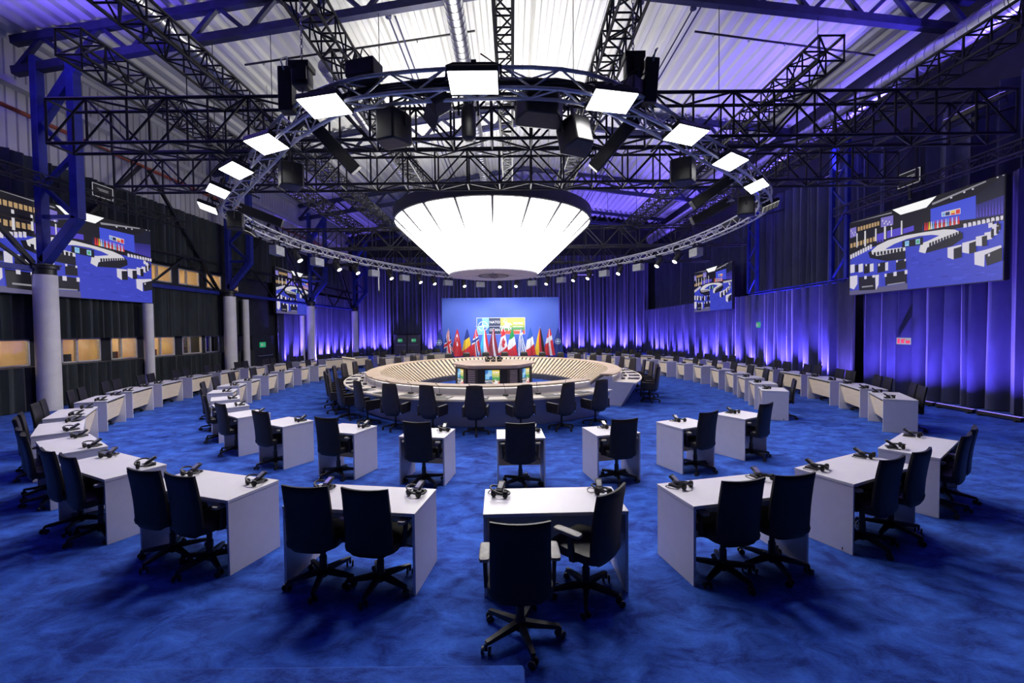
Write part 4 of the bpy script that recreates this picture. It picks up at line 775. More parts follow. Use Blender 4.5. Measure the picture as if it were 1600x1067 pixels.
# ------------------------------------------------------------------ screens
PIC = [['c',[[0.008,0.485],[0.172,0.601],[0.587,0.595],[0.801,0.589],[1.0,0.566],[1.0,0.0],[0.009,0.0]]],['f',[[0.956,0.025],[0.972,0.026],[0.972,0.02],[0.956,0.02]]],['e',[[0.905,0.09],[0.939,0.09],[0.939,0.083],[0.905,0.083]]],['f',[[0.801,0.15],[0.836,0.149],[0.836,0.143],[0.802,0.144]]],['e',[[0.716,0.231],[0.758,0.229],[0.758,0.214],[0.716,0.216]]],['f',[[0.952,0.126],[0.979,0.125],[0.979,0.118],[0.952,0.119]]],['e',[[0.5,0.402],[0.539,0.397],[0.539,0.388],[0.5,0.393]]],['f',[[0.692,0.101],[0.728,0.101],[0.728,0.09],[0.692,0.09]]],['e',[[0.613,0.366],[0.644,0.362],[0.644,0.356],[0.613,0.359]]],['f',[[0.757,0.057],[0.796,0.058],[0.796,0.051],[0.757,0.05]]],['e',[[0.93,0.069],[0.965,0.069],[0.965,0.056],[0.93,0.056]]],['f',[[0.873,0.085],[0.899,0.085],[0.9,0.071],[0.873,0.07]]],['f',[[0.869,0.105],[0.899,0.105],[0.899,0.095],[0.869,0.095]]],['e',[[0.747,0.079],[0.781,0.079],[0.781,0.066],[0.747,0.066]]],['f',[[0.678,0.107],[0.728,0.106],[0.728,0.096],[0.678,0.097]]],['e',[[0.784,0.072],[0.824,0.072],[0.824,0.062],[0.784,0.062]]],['f',[[0.606,0.282],[0.651,0.279],[0.651,0.272],[0.606,0.275]]],['f',[[0.936,0.189],[0.978,0.187],[0.978,0.176],[0.936,0.177]]],['e',[[0.753,0.187],[0.791,0.186],[0.791,0.175],[0.753,0.176]]],['f',[[0.654,0.301],[0.691,0.298],[0.691,0.283],[0.654,0.286]]],['f',[[0.898,0.095],[0.94,0.095],[0.94,0.088],[0.898,0.088]]],['e',[[0.61,0.125],[0.633,0.124],[0.633,0.113],[0.61,0.114]]],['e',[[0.601,0.125],[0.637,0.125],[0.637,0.112],[0.602,0.112]]],['f',[[0.498,0.303],[0.526,0.301],[0.526,0.288],[0.498,0.29]]],['e',[[0.53,0.12],[0.551,0.12],[0.551,0.107],[0.53,0.107]]],['f',[[0.491,0.337],[0.545,0.332],[0.545,0.325],[0.491,0.329]]],['e',[[0.586,0.183],[0.62,0.182],[0.62,0.176],[0.586,0.177]]],['e',[[0.501,0.308],[0.546,0.304],[0.546,0.291],[0.501,0.294]]],['f',[[0.545,0.297],[0.567,0.295],[0.567,0.285],[0.545,0.286]]],['e',[[0.875,0.097],[0.917,0.097],[0.917,0.085],[0.875,0.085]]],['f',[[0.916,0.095],[0.945,0.095],[0.945,0.088],[0.916,0.088]]],['f',[[0.539,0.266],[0.594,0.263],[0.594,0.256],[0.539,0.259]]],['e',[[0.791,0.21],[0.824,0.208],[0.824,0.202],[0.791,0.203]]],['f',[[0.956,0.195],[0.987,0.194],[0.987,0.185],[0.956,0.187]]],['e',[[0.49,0.247],[0.517,0.246],[0.517,0.24],[0.49,0.241]]],['f',[[0.499,0.363],[0.523,0.36],[0.523,0.348],[0.499,0.35]]],['e',[[0.756,0.061],[0.804,0.062],[0.804,0.047],[0.756,0.046]]],['f',[[0.612,0.246],[0.641,0.245],[0.641,0.233],[0.612,0.235]]],['e',[[0.81,0.097],[0.849,0.097],[0.849,0.09],[0.811,0.09]]],['x',[[0.865,0.881],[1.0,1.0],[1.0,0.769],[0.867,0.766]]],['u',[[0.866,0.782],[1.0,0.806],[1.0,0.618],[0.868,0.647]]],['v',[[0.872,0.656],[0.874,0.762],[0.879,0.655]]],['v',[[0.887,0.653],[0.889,0.765],[0.894,0.653]]],['v',[[0.902,0.65],[0.904,0.768],[0.909,0.65]]],['v',[[0.917,0.648],[0.919,0.771],[0.924,0.647]]],['v',[[0.932,0.645],[0.934,0.774],[0.939,0.645]]],['v',[[0.946,0.643],[0.948,0.776],[0.953,0.642]]],['v',[[0.96,0.64],[0.963,0.779],[0.967,0.639]]],['v',[[0.975,0.637],[0.977,0.782],[0.982,0.637]]],['v',[[0.989,0.635],[0.99,0.784],[0.995,0.634]]],['b',[[0.615,0.874],[0.865,0.881],[0.868,0.647],[0.617,0.706]]],['w',[[0.681,0.805],[0.787,0.796],[0.788,0.735],[0.682,0.754]]],['s',[[0.686,0.794],[0.701,0.794],[0.702,0.756],[0.686,0.758]]],['d',[[0.704,0.792],[0.728,0.79],[0.729,0.751],[0.704,0.756]]],['y',[[0.735,0.788],[0.757,0.787],[0.758,0.765],[0.735,0.766]]],['r',[[0.735,0.764],[0.758,0.763],[0.758,0.743],[0.736,0.747]]],['r',[[0.762,0.789],[0.784,0.787],[0.785,0.741],[0.763,0.744]]],['W',[[0.357,1.0],[0.65,1.0],[0.589,0.906],[0.417,0.909]]],['h',[[0.004,1.0],[0.352,0.974],[0.354,0.959],[0.004,0.999]]],['h',[[0.622,0.936],[0.913,0.998],[0.915,0.984],[0.627,0.912]]],['h',[[0.004,1.0],[0.984,1.0],[0.984,1.0],[0.004,1.0]]],['w',[[0.801,0.956],[0.811,0.954],[0.811,0.94],[0.801,0.941]]],['w',[[0.845,0.962],[0.855,0.96],[0.855,0.946],[0.845,0.947]]],['w',[[0.964,1.0],[0.972,1.0],[0.972,0.988],[0.964,0.989]]],['w',[[0.99,1.0],[0.998,1.0],[0.999,0.993],[0.99,0.995]]],['w',[[0.73,0.94],[0.741,0.938],[0.741,0.923],[0.73,0.925]]],['t',[[0.076,0.913],[0.093,0.91],[0.094,0.855],[0.076,0.857]]],['t',[[0.1,0.912],[0.118,0.91],[0.118,0.855],[0.101,0.857]]],['t',[[0.125,0.912],[0.142,0.909],[0.142,0.855],[0.125,0.857]]],['t',[[0.148,0.911],[0.166,0.909],[0.166,0.855],[0.149,0.857]]],['t',[[0.172,0.911],[0.189,0.909],[0.189,0.855],[0.172,0.857]]],['t',[[0.195,0.911],[0.212,0.908],[0.212,0.855],[0.196,0.857]]],['t',[[0.218,0.91],[0.234,0.908],[0.235,0.855],[0.218,0.857]]],['t',[[0.241,0.91],[0.257,0.907],[0.257,0.855],[0.241,0.857]]],['t',[[0.009,0.714],[0.029,0.712],[0.03,0.652],[0.01,0.653]]],['t',[[0.039,0.716],[0.059,0.714],[0.06,0.654],[0.04,0.655]]],['t',[[0.069,0.717],[0.088,0.716],[0.089,0.656],[0.069,0.657]]],['t',[[0.098,0.719],[0.117,0.717],[0.117,0.658],[0.098,0.659]]],['t',[[0.126,0.72],[0.145,0.719],[0.145,0.66],[0.127,0.661]]],['t',[[0.154,0.722],[0.172,0.721],[0.173,0.662],[0.154,0.664]]],['t',[[0.181,0.724],[0.199,0.722],[0.2,0.664],[0.182,0.666]]],['t',[[0.208,0.725],[0.226,0.724],[0.226,0.667],[0.209,0.668]]],['p',[[0.005,0.923],[0.062,0.923],[0.063,0.795],[0.006,0.791]]],['p',[[0.27,0.942],[0.364,0.93],[0.365,0.814],[0.271,0.822]]],['w',[[0.28,0.911],[0.289,0.91],[0.289,0.89],[0.28,0.891]]],['w',[[0.293,0.871],[0.303,0.87],[0.303,0.85],[0.293,0.851]]],['w',[[0.306,0.891],[0.316,0.889],[0.316,0.87],[0.306,0.871]]],['w',[[0.319,0.851],[0.329,0.85],[0.329,0.83],[0.32,0.831]]],['w',[[0.332,0.871],[0.341,0.869],[0.342,0.85],[0.332,0.851]]],['w',[[0.345,0.831],[0.354,0.83],[0.355,0.811],[0.345,0.812]]],['w',[[0.011,0.898],[0.019,0.897],[0.02,0.88],[0.011,0.881]]],['w',[[0.024,0.864],[0.032,0.863],[0.033,0.846],[0.024,0.847]]],['w',[[0.037,0.831],[0.046,0.83],[0.046,0.813],[0.037,0.814]]],['w',[[0.049,0.862],[0.058,0.861],[0.058,0.844],[0.05,0.845]]],['v',[[0.241,0.748],[0.295,0.751],[0.296,0.636],[0.242,0.637]]],['v',[[0.319,0.755],[0.421,0.755],[0.422,0.663],[0.32,0.662]]],['v',[[0.438,0.732],[0.511,0.74],[0.512,0.678],[0.438,0.672]]],['l',[[0.065,0.832],[0.075,0.831],[0.076,0.638],[0.067,0.639]]],['l',[[0.135,0.834],[0.148,0.833],[0.15,0.63],[0.136,0.631]]],['l',[[0.225,0.826],[0.236,0.825],[0.238,0.662],[0.226,0.663]]],['l',[[0.296,0.824],[0.31,0.823],[0.312,0.658],[0.297,0.659]]],['l',[[0.349,0.791],[0.357,0.79],[0.358,0.673],[0.35,0.674]]],['l',[[0.421,0.835],[0.431,0.833],[0.433,0.666],[0.422,0.667]]],['k',[[0.204,0.661],[0.215,0.661],[0.215,0.636],[0.204,0.637]]],['k',[[0.226,0.662],[0.238,0.661],[0.238,0.637],[0.227,0.638]]],['k',[[0.249,0.663],[0.26,0.662],[0.26,0.638],[0.249,0.638]]],['k',[[0.271,0.663],[0.282,0.663],[0.282,0.639],[0.271,0.639]]],['k',[[0.293,0.664],[0.303,0.663],[0.304,0.639],[0.293,0.64]]],['k',[[0.314,0.665],[0.325,0.664],[0.325,0.64],[0.314,0.641]]],['k',[[0.335,0.665],[0.346,0.665],[0.346,0.641],[0.335,0.642]]],['k',[[0.356,0.666],[0.366,0.665],[0.366,0.642],[0.356,0.642]]],['k',[[0.376,0.666],[0.387,0.666],[0.387,0.643],[0.377,0.643]]],['k',[[0.397,0.667],[0.407,0.666],[0.407,0.643],[0.397,0.644]]],['k',[[0.417,0.668],[0.426,0.667],[0.427,0.644],[0.417,0.645]]],['k',[[0.436,0.668],[0.446,0.667],[0.446,0.645],[0.436,0.645]]],['k',[[0.456,0.669],[0.465,0.668],[0.465,0.646],[0.456,0.646]]],['k',[[0.475,0.669],[0.484,0.669],[0.484,0.646],[0.475,0.647]]],['k',[[0.493,0.67],[0.503,0.669],[0.503,0.647],[0.494,0.647]]],['k',[[0.512,0.67],[0.521,0.67],[0.521,0.648],[0.512,0.648]]],['k',[[0.53,0.671],[0.539,0.67],[0.54,0.648],[0.531,0.649]]],['w',[[0.011,0.561],[0.028,0.56],[0.028,0.499],[0.011,0.5]]],['w',[[0.033,0.571],[0.05,0.57],[0.051,0.51],[0.034,0.51]]],['w',[[0.056,0.58],[0.073,0.58],[0.073,0.52],[0.057,0.52]]],['w',[[0.078,0.59],[0.095,0.589],[0.095,0.53],[0.079,0.53]]],['w',[[0.1,0.599],[0.116,0.599],[0.117,0.539],[0.101,0.54]]],['w',[[0.122,0.609],[0.138,0.608],[0.138,0.549],[0.122,0.549]]],['w',[[0.143,0.618],[0.159,0.617],[0.159,0.559],[0.143,0.559]]],['w',[[0.164,0.627],[0.18,0.626],[0.18,0.568],[0.164,0.569]]],['w',[[0.185,0.636],[0.2,0.635],[0.201,0.577],[0.185,0.578]]],['d',[[0.565,0.649],[0.569,0.738],[0.572,0.739],[0.578,0.649]]],['r',[[0.579,0.648],[0.582,0.736],[0.586,0.738],[0.591,0.648]]],['r',[[0.592,0.647],[0.595,0.735],[0.599,0.736],[0.604,0.647]]],['y',[[0.605,0.646],[0.608,0.733],[0.612,0.735],[0.617,0.646]]],['w',[[0.618,0.645],[0.621,0.732],[0.625,0.733],[0.63,0.645]]],['s',[[0.631,0.644],[0.634,0.73],[0.637,0.732],[0.643,0.644]]],['r',[[0.643,0.643],[0.646,0.729],[0.65,0.73],[0.655,0.643]]],['w',[[0.656,0.642],[0.659,0.727],[0.662,0.729],[0.668,0.642]]],['r',[[0.668,0.641],[0.671,0.726],[0.675,0.728],[0.68,0.641]]],['w',[[0.681,0.64],[0.684,0.724],[0.687,0.726],[0.692,0.64]]],['r',[[0.693,0.639],[0.696,0.723],[0.699,0.725],[0.704,0.639]]],['w',[[0.705,0.638],[0.708,0.722],[0.711,0.723],[0.716,0.638]]],['s',[[0.717,0.637],[0.72,0.72],[0.723,0.722],[0.728,0.637]]],['r',[[0.729,0.636],[0.731,0.719],[0.735,0.721],[0.74,0.636]]],['w',[[0.741,0.635],[0.743,0.718],[0.747,0.719],[0.752,0.635]]],['r',[[0.752,0.634],[0.755,0.716],[0.758,0.718],[0.763,0.634]]],['w',[[0.764,0.633],[0.766,0.715],[0.77,0.717],[0.775,0.633]]],['r',[[0.775,0.632],[0.778,0.714],[0.781,0.715],[0.786,0.632]]],['k',[[0.17,0.54],[0.236,0.568],[0.456,0.471],[0.459,0.363],[0.322,0.38],[0.186,0.462]]],['l',[[0.198,0.551],[0.248,0.604],[0.332,0.638],[0.455,0.646],[0.587,0.631],[0.699,0.611],[0.759,0.583],[0.787,0.549],[0.781,0.524],[0.734,0.518],[0.673,0.517],[0.589,0.479],[0.549,0.502],[0.672,0.557],[0.626,0.583],[0.548,0.601],[0.466,0.599],[0.378,0.575],[0.309,0.536],[0.456,0.507],[0.458,0.465],[0.243,0.47],[0.205,0.503]]],['c',[[0.315,0.53],[0.378,0.566],[0.466,0.589],[0.558,0.589],[0.672,0.555],[0.598,0.52],[0.549,0.511],[0.456,0.507]]],['l',[[0.557,0.503],[0.681,0.539],[0.781,0.545],[0.787,0.519],[0.7,0.498],[0.6,0.448],[0.589,0.387],[0.548,0.419]]],['k',[[0.602,0.447],[0.703,0.493],[0.803,0.539],[0.806,0.472],[0.748,0.415],[0.591,0.39]]],['k',[[0.612,0.496],[0.625,0.499],[0.625,0.453],[0.613,0.45]]],['k',[[0.63,0.503],[0.642,0.505],[0.643,0.459],[0.631,0.457]]],['k',[[0.648,0.509],[0.66,0.511],[0.66,0.466],[0.648,0.463]]],['k',[[0.665,0.515],[0.677,0.517],[0.677,0.472],[0.666,0.47]]],['k',[[0.682,0.521],[0.694,0.523],[0.694,0.478],[0.683,0.476]]],['k',[[0.699,0.527],[0.711,0.529],[0.711,0.484],[0.7,0.482]]],['k',[[0.716,0.533],[0.727,0.535],[0.728,0.49],[0.716,0.488]]],['k',[[0.733,0.538],[0.744,0.54],[0.744,0.496],[0.733,0.494]]],['k',[[0.749,0.544],[0.76,0.546],[0.76,0.502],[0.749,0.5]]],['k',[[0.765,0.55],[0.776,0.551],[0.776,0.508],[0.765,0.506]]],['k',[[0.781,0.555],[0.791,0.557],[0.792,0.514],[0.781,0.512]]],['k',[[0.218,0.524],[0.235,0.52],[0.236,0.476],[0.218,0.479]]],['k',[[0.245,0.521],[0.262,0.518],[0.263,0.474],[0.246,0.477]]],['k',[[0.272,0.519],[0.289,0.516],[0.29,0.472],[0.273,0.475]]],['k',[[0.299,0.516],[0.315,0.513],[0.316,0.47],[0.299,0.473]]],['k',[[0.325,0.514],[0.341,0.511],[0.342,0.468],[0.325,0.471]]],['k',[[0.35,0.512],[0.367,0.509],[0.367,0.466],[0.351,0.469]]],['k',[[0.376,0.51],[0.391,0.507],[0.392,0.464],[0.376,0.467]]],['k',[[0.4,0.507],[0.416,0.505],[0.416,0.463],[0.401,0.465]]],['k',[[0.425,0.505],[0.44,0.503],[0.44,0.461],[0.425,0.463]]],['w',[[0.224,0.538],[0.231,0.538],[0.231,0.527],[0.224,0.528]]],['w',[[0.25,0.535],[0.257,0.535],[0.257,0.525],[0.25,0.525]]],['w',[[0.276,0.532],[0.283,0.532],[0.283,0.522],[0.276,0.522]]],['w',[[0.301,0.529],[0.308,0.529],[0.308,0.519],[0.301,0.519]]],['w',[[0.326,0.526],[0.333,0.526],[0.333,0.516],[0.326,0.516]]],['w',[[0.35,0.524],[0.357,0.523],[0.357,0.514],[0.35,0.514]]],['w',[[0.374,0.521],[0.381,0.521],[0.381,0.511],[0.374,0.511]]],['w',[[0.398,0.518],[0.405,0.518],[0.405,0.509],[0.398,0.509]]],['w',[[0.421,0.516],[0.428,0.516],[0.428,0.506],[0.421,0.506]]],['w',[[0.444,0.513],[0.451,0.513],[0.451,0.504],[0.444,0.504]]],['k',[[0.434,0.583],[0.573,0.58],[0.574,0.493],[0.434,0.507]]],['C',[[0.453,0.575],[0.482,0.574],[0.482,0.512],[0.454,0.515]]],['C',[[0.526,0.569],[0.554,0.569],[0.555,0.509],[0.527,0.511]]],['s',[[0.46,0.562],[0.477,0.561],[0.477,0.54],[0.46,0.541]]],['G',[[0.532,0.556],[0.548,0.555],[0.549,0.521],[0.533,0.521]]],['w',[[0.807,0.622],[0.825,0.621],[0.825,0.579],[0.808,0.579]]],['k',[[0.822,0.632],[0.829,0.631],[0.829,0.608],[0.822,0.609]]],['w',[[0.831,0.621],[0.849,0.62],[0.849,0.578],[0.832,0.579]]],['k',[[0.845,0.631],[0.852,0.63],[0.853,0.608],[0.846,0.608]]],['w',[[0.855,0.62],[0.872,0.619],[0.872,0.577],[0.855,0.578]]],['k',[[0.869,0.63],[0.876,0.63],[0.876,0.607],[0.869,0.608]]],['w',[[0.878,0.619],[0.895,0.618],[0.895,0.577],[0.878,0.577]]],['k',[[0.892,0.629],[0.898,0.629],[0.899,0.607],[0.892,0.607]]],['w',[[0.901,0.618],[0.917,0.617],[0.918,0.576],[0.901,0.577]]],['k',[[0.914,0.628],[0.921,0.628],[0.921,0.606],[0.914,0.606]]],['w',[[0.923,0.617],[0.939,0.616],[0.94,0.576],[0.923,0.576]]],['k',[[0.936,0.627],[0.943,0.627],[0.943,0.605],[0.936,0.606]]],['w',[[0.945,0.616],[0.961,0.615],[0.961,0.575],[0.945,0.576]]],['k',[[0.958,0.627],[0.964,0.626],[0.964,0.605],[0.958,0.605]]],['w',[[0.966,0.615],[0.982,0.614],[0.982,0.574],[0.967,0.575]]],['k',[[0.979,0.626],[0.985,0.625],[0.985,0.604],[0.979,0.605]]],['w',[[0.987,0.614],[1.0,0.613],[1.0,0.574],[0.988,0.574]]],['k',[[1.0,0.625],[1.0,0.625],[1.0,0.604],[1.0,0.604]]],['w',[[0.932,0.569],[0.954,0.568],[0.954,0.522],[0.933,0.522]]],['k',[[0.951,0.582],[0.96,0.581],[0.96,0.529],[0.952,0.529]]],['w',[[0.951,0.55],[0.974,0.549],[0.975,0.499],[0.951,0.499]]],['k',[[0.971,0.564],[0.98,0.564],[0.981,0.507],[0.971,0.507]]],['w',[[0.958,0.526],[0.983,0.526],[0.984,0.471],[0.959,0.471]]],['k',[[0.98,0.542],[0.99,0.542],[0.991,0.48],[0.981,0.48]]],['w',[[0.944,0.502],[0.974,0.502],[0.975,0.438],[0.945,0.437]]],['k',[[0.97,0.521],[0.982,0.52],[0.982,0.448],[0.97,0.448]]],['w',[[0.915,0.484],[0.95,0.483],[0.951,0.409],[0.916,0.408]]],['k',[[0.945,0.505],[0.959,0.505],[0.96,0.421],[0.946,0.421]]],['w',[[0.723,0.404],[0.799,0.41],[0.799,0.39],[0.758,0.266],[0.724,0.298]]],['k',[[0.757,0.381],[0.801,0.392],[0.802,0.277],[0.758,0.269]]],['w',[[0.803,0.424],[0.872,0.433],[0.874,0.413],[0.84,0.302],[0.804,0.326]]],['k',[[0.839,0.407],[0.875,0.418],[0.876,0.304],[0.84,0.3]]],['w',[[0.873,0.461],[0.926,0.462],[0.916,0.353],[0.874,0.369]]],['k',[[0.902,0.45],[0.928,0.453],[0.929,0.352],[0.904,0.35]]],['w',[[0.867,0.304],[0.928,0.315],[0.993,0.333],[0.997,0.306],[0.918,0.265],[0.917,0.146],[0.869,0.182]]],['k',[[0.919,0.265],[0.999,0.311],[1.0,0.183],[0.929,0.152]]],['w',[[0.934,0.266],[0.943,0.269],[0.943,0.245],[0.934,0.241]]],['w',[[0.015,0.418],[0.055,0.419],[0.055,0.306],[0.016,0.304]]],['k',[[0.059,0.401],[0.089,0.402],[0.09,0.306],[0.06,0.304]]],['w',[[0.091,0.405],[0.129,0.406],[0.13,0.296],[0.092,0.294]]],['k',[[0.138,0.387],[0.188,0.388],[0.189,0.268],[0.139,0.265]]],['w',[[0.188,0.381],[0.219,0.382],[0.22,0.28],[0.189,0.278]]],['k',[[0.251,0.371],[0.312,0.373],[0.313,0.254],[0.252,0.249]]],['w',[[0.312,0.363],[0.334,0.364],[0.335,0.262],[0.313,0.26]]],['k',[[0.393,0.359],[0.464,0.362],[0.465,0.249],[0.394,0.243]]],['w',[[0.258,0.365],[0.27,0.366],[0.27,0.333],[0.258,0.333]]],['w',[[0.323,0.366],[0.334,0.366],[0.335,0.339],[0.323,0.338]]],['w',[[0.394,0.368],[0.406,0.369],[0.406,0.342],[0.394,0.341]]],['w',[[0.453,0.365],[0.464,0.366],[0.464,0.339],[0.453,0.339]]],['w',[[0.152,0.391],[0.163,0.392],[0.164,0.363],[0.152,0.362]]],['g',[[0.012,0.058],[0.477,0.072],[0.478,0.0],[0.012,0.0]]],['w',[[0.013,0.261],[0.081,0.26],[0.082,0.142],[0.052,0.072],[0.014,0.101]]],['k',[[0.092,0.23],[0.234,0.221],[0.238,0.037],[0.099,0.049]]],['w',[[0.234,0.223],[0.264,0.226],[0.262,0.096],[0.241,0.029]]],['w',[[0.142,0.235],[0.163,0.234],[0.164,0.192],[0.143,0.193]]],['w',[[0.211,0.229],[0.233,0.228],[0.233,0.197],[0.211,0.198]]],['h',[[0.123,0.102],[0.217,0.1],[0.218,0.082],[0.123,0.083]]],['k',[[0.312,0.223],[0.471,0.225],[0.473,0.075],[0.316,0.075]]],['w',[[0.308,0.224],[0.325,0.223],[0.325,0.184],[0.309,0.184]]],['w',[[0.376,0.23],[0.399,0.23],[0.4,0.178],[0.376,0.178]]],['w',[[0.456,0.231],[0.475,0.231],[0.476,0.184],[0.457,0.183]]],['h',[[0.331,0.088],[0.46,0.094],[0.46,0.079],[0.331,0.072]]]]
PCOL = {'c': (.045, .06, .55), 'k': (.012, .011, .016), 'u': (.03, .025, .22), 'v': (.10, .07, .62), 'b': (.06, .09, .72), 'w': (.70, .66, .78), 's': (.18, .42, .8), 'd': (.02, .03, .12), 'r': (.7, .05, .05),
        'W': (1.1, 1.1, 1.1), 't': (.5, .33, .16), 'p': (.22, .18, .6), 'l': (.72, .69, .74), 'y': (.85, .6, .05), 'C': (.3, .6, .85), 'g': (.12, .11, .22), 'e': (.065, .085, .68), 'f': (.03, .04, .42), 'x': (.012, .013, .03), 'h': (.30, .29, .33), 'G': (.1, .4, .15)}
PKEY = list(PCOL)
PM = [mat('screen_' + k, (.01, .01, .01), .4, emit=PCOL[k], estr=.85) for k in PKEY]
def big_screen(label, M, W, H):
    """M places local x = picture right, y = up, z = towards the viewer"""
    t = thing('video_screen', label, 'screen', group='video screens'); t.matrix_world = M
    m = MB(); m.box((W / 2, H / 2, -.05), (W + .04, H + .04, .09)); [m.box((W * k / 6, H / 2, -.12), (.06, H, .06)) for k in range(7)]; obj('cabinet', m, M_PLAST, t)
    m = MB(); m.add([(0, 0, 0), (W, 0, 0), (W, H, 0), (0, H, 0)], [(0, 1, 2, 3)], PKEY.index('k'))
    for i, (c, pts) in enumerate(PIC):
        z = .0001 * (i + 1)
        m.add([(x * W, y * H, z) for x, y in pts], [tuple(range(len(pts)))], PKEY.index(c))
    obj('display', m, PM, t, smooth=False)
def wallM(x, y, z, face):     # face +1: looks towards +x (booth-side wall), -1: looks towards -x
    if face > 0: return Matrix(((0, 0, 1, x), (1, 0, 0, y), (0, 1, 0, z), (0, 0, 0, 1)))
    return Matrix(((0, 0, -1, x), (-1, 0, 0, y), (0, 1, 0, z), (0, 0, 0, 1)))
big_screen('large video screen hanging on the booth wall behind the first column', wallM(-14.97, 12.0, 3.65, 1), 5.65, 3.0)
big_screen('large video screen hanging on the violet side curtain beyond the dim louvred panel', wallM(12.75, 16.0, 3.55, -1), 5.0, 2.7)
big_screen('smaller-looking video screen far along the column row, past the exit door', wallM(-14.97, 26.9, 3.6, 1), 5.5, 2.95)
big_screen('smaller-looking video screen far along the violet side curtain by the laced tower', wallM(12.6, 29.2, 3.45, -1), 5.0, 2.7)
area('screen_glow', (-14.5, 14.8, 5.1), (1, 0, -.2), 18, 2.5, 5, (.4, .4, 1), spread=160, xaxis=(0, 0, 1))
area('screen_glow', (12.5, 13.5, 4.9), (-1, 0, -.2), 18, 2.5, 5, (.4, .4, 1), spread=160, xaxis=(0, 0, 1))
def timer(label, M):
    t = thing('status_display', label, 'display', group='small status displays'); t.matrix_world = M
    m = MB(); m.box((.36, .2, -.04), (.74, .44, .07)); m.box((.36, -.2, -.05), (.08, .5, .05)); obj('case', m, M_PLAST, t)
    m = MB(); [m.box((.36, y, .0), (.74, .016, .012)) for y in (-.01, .41)]; [m.box((x, .2, .0), (.016, .42, .012)) for x in (-.005, .725)]
    [m.box((.36 + d, y, 0), (l, .012, .006)) for y, d, l in ((.27, 0, .4), (.22, .03, .34), (.14, .1, .1))]; obj('lit_border', m, emis('display_white', (.7, .7, .75), .5), t)
timer('small black status display with pale border above the booth-side screen', wallM(-14.1, 14.4, 7.1, 1))
timer('small black status display with pale border above the large screen on the violet side', wallM(12.5, 13.75, 6.8, -1))

# ------------------------------------------------------------------ desks
def desk(wd, name):
    t = thing(name, 'x', 'desk'); D = .60; e = .026
    m = MB(); m.box((0, 0, .734), (wd, D, .032)); obj('desk_top', m, M_LAM, t, bevel=.003)
    for s in (-1, 1):
        m = MB(); m.box((s * (wd / 2 - e / 2 - .003), 0, .358), (e, D - .01, .716)); obj('side_panel', m, M_LAME, t, bevel=.002)
    m = MB(); a = Vector((0, .265, .665)); b = Vector((0, .15, .20)); d = a - b; M = Matrix.Rotation(-atan2(d.y, d.z), 3, 'X')
    m.box((a + b) / 2, (wd - 2 * e - .008, .018, d.length), M=M); obj('front_panel', m, M_BIRCH, t, bevel=.002)
    m = MB(); m.box((0, .12, .70), (wd - 2 * e - .008, .30, .03)); obj('gap_shade_strip', m, M_DGREY, t)  # dark strip standing for the shade in the gap under the top
    return Proto(t)
PD1, PD2 = desk(.737, 'single_desk'), desk(1.309, 'double_desk')

# ------------------------------------------------------------------ swivel chair
def star_base(t, casters=True, r=.31):
    b = MB()
    for k in range(5):
        a = 2 * pi * k / 5 - pi / 2 + .12
        b.add(*_arm(a, r)); 
    b.lathe([(.035, .06), (.045, .08), (.045, .14), (.032, .16)], 12)
    if not casters: [b.cyl((r * cos(a), r * sin(a), 0), (r * cos(a), r * sin(a), .08), .028, 8) for a in [2 * pi * k / 5 - pi / 2 + .12 for k in range(5)]]
    base = obj('base', b, M_PLAST, t)
    for k in range(5 if casters else 0):
        a = 2 * pi * k / 5 - pi / 2 + .12; p = (r * cos(a), r * sin(a)); m = MB()
        for s in (-1, 1):
            q = (p[0] - s * .018 * sin(a + .8), p[1] + s * .018 * cos(a + .8)); q2 = (p[0] - s * .034 * sin(a + .8), p[1] + s * .034 * cos(a + .8))
            m.cyl((*q, .03), (*q2, .03), .03, 12)
        m.cyl((*p, .03), (*p, .085), .012, 6); obj('caster', m, M_PLAST, base)
    return base
def _arm(a, r):
    c, s = cos(a), sin(a); vs = []
    for d, z, hw, hh in ((.03, .115, .026, .025), (r, .085, .016, .014)):
        for e, f in ((-1, -1), (1, -1), (1, 1), (-1, 1)): vs.append((d * c - e * hw * s, d * s + e * hw * c, z + f * hh))
    return vs, [(0, 1, 2, 3), (7, 6, 5, 4), (0, 4, 5, 1), (1, 5, 6, 2), (2, 6, 7, 3), (3, 7, 4, 0)]
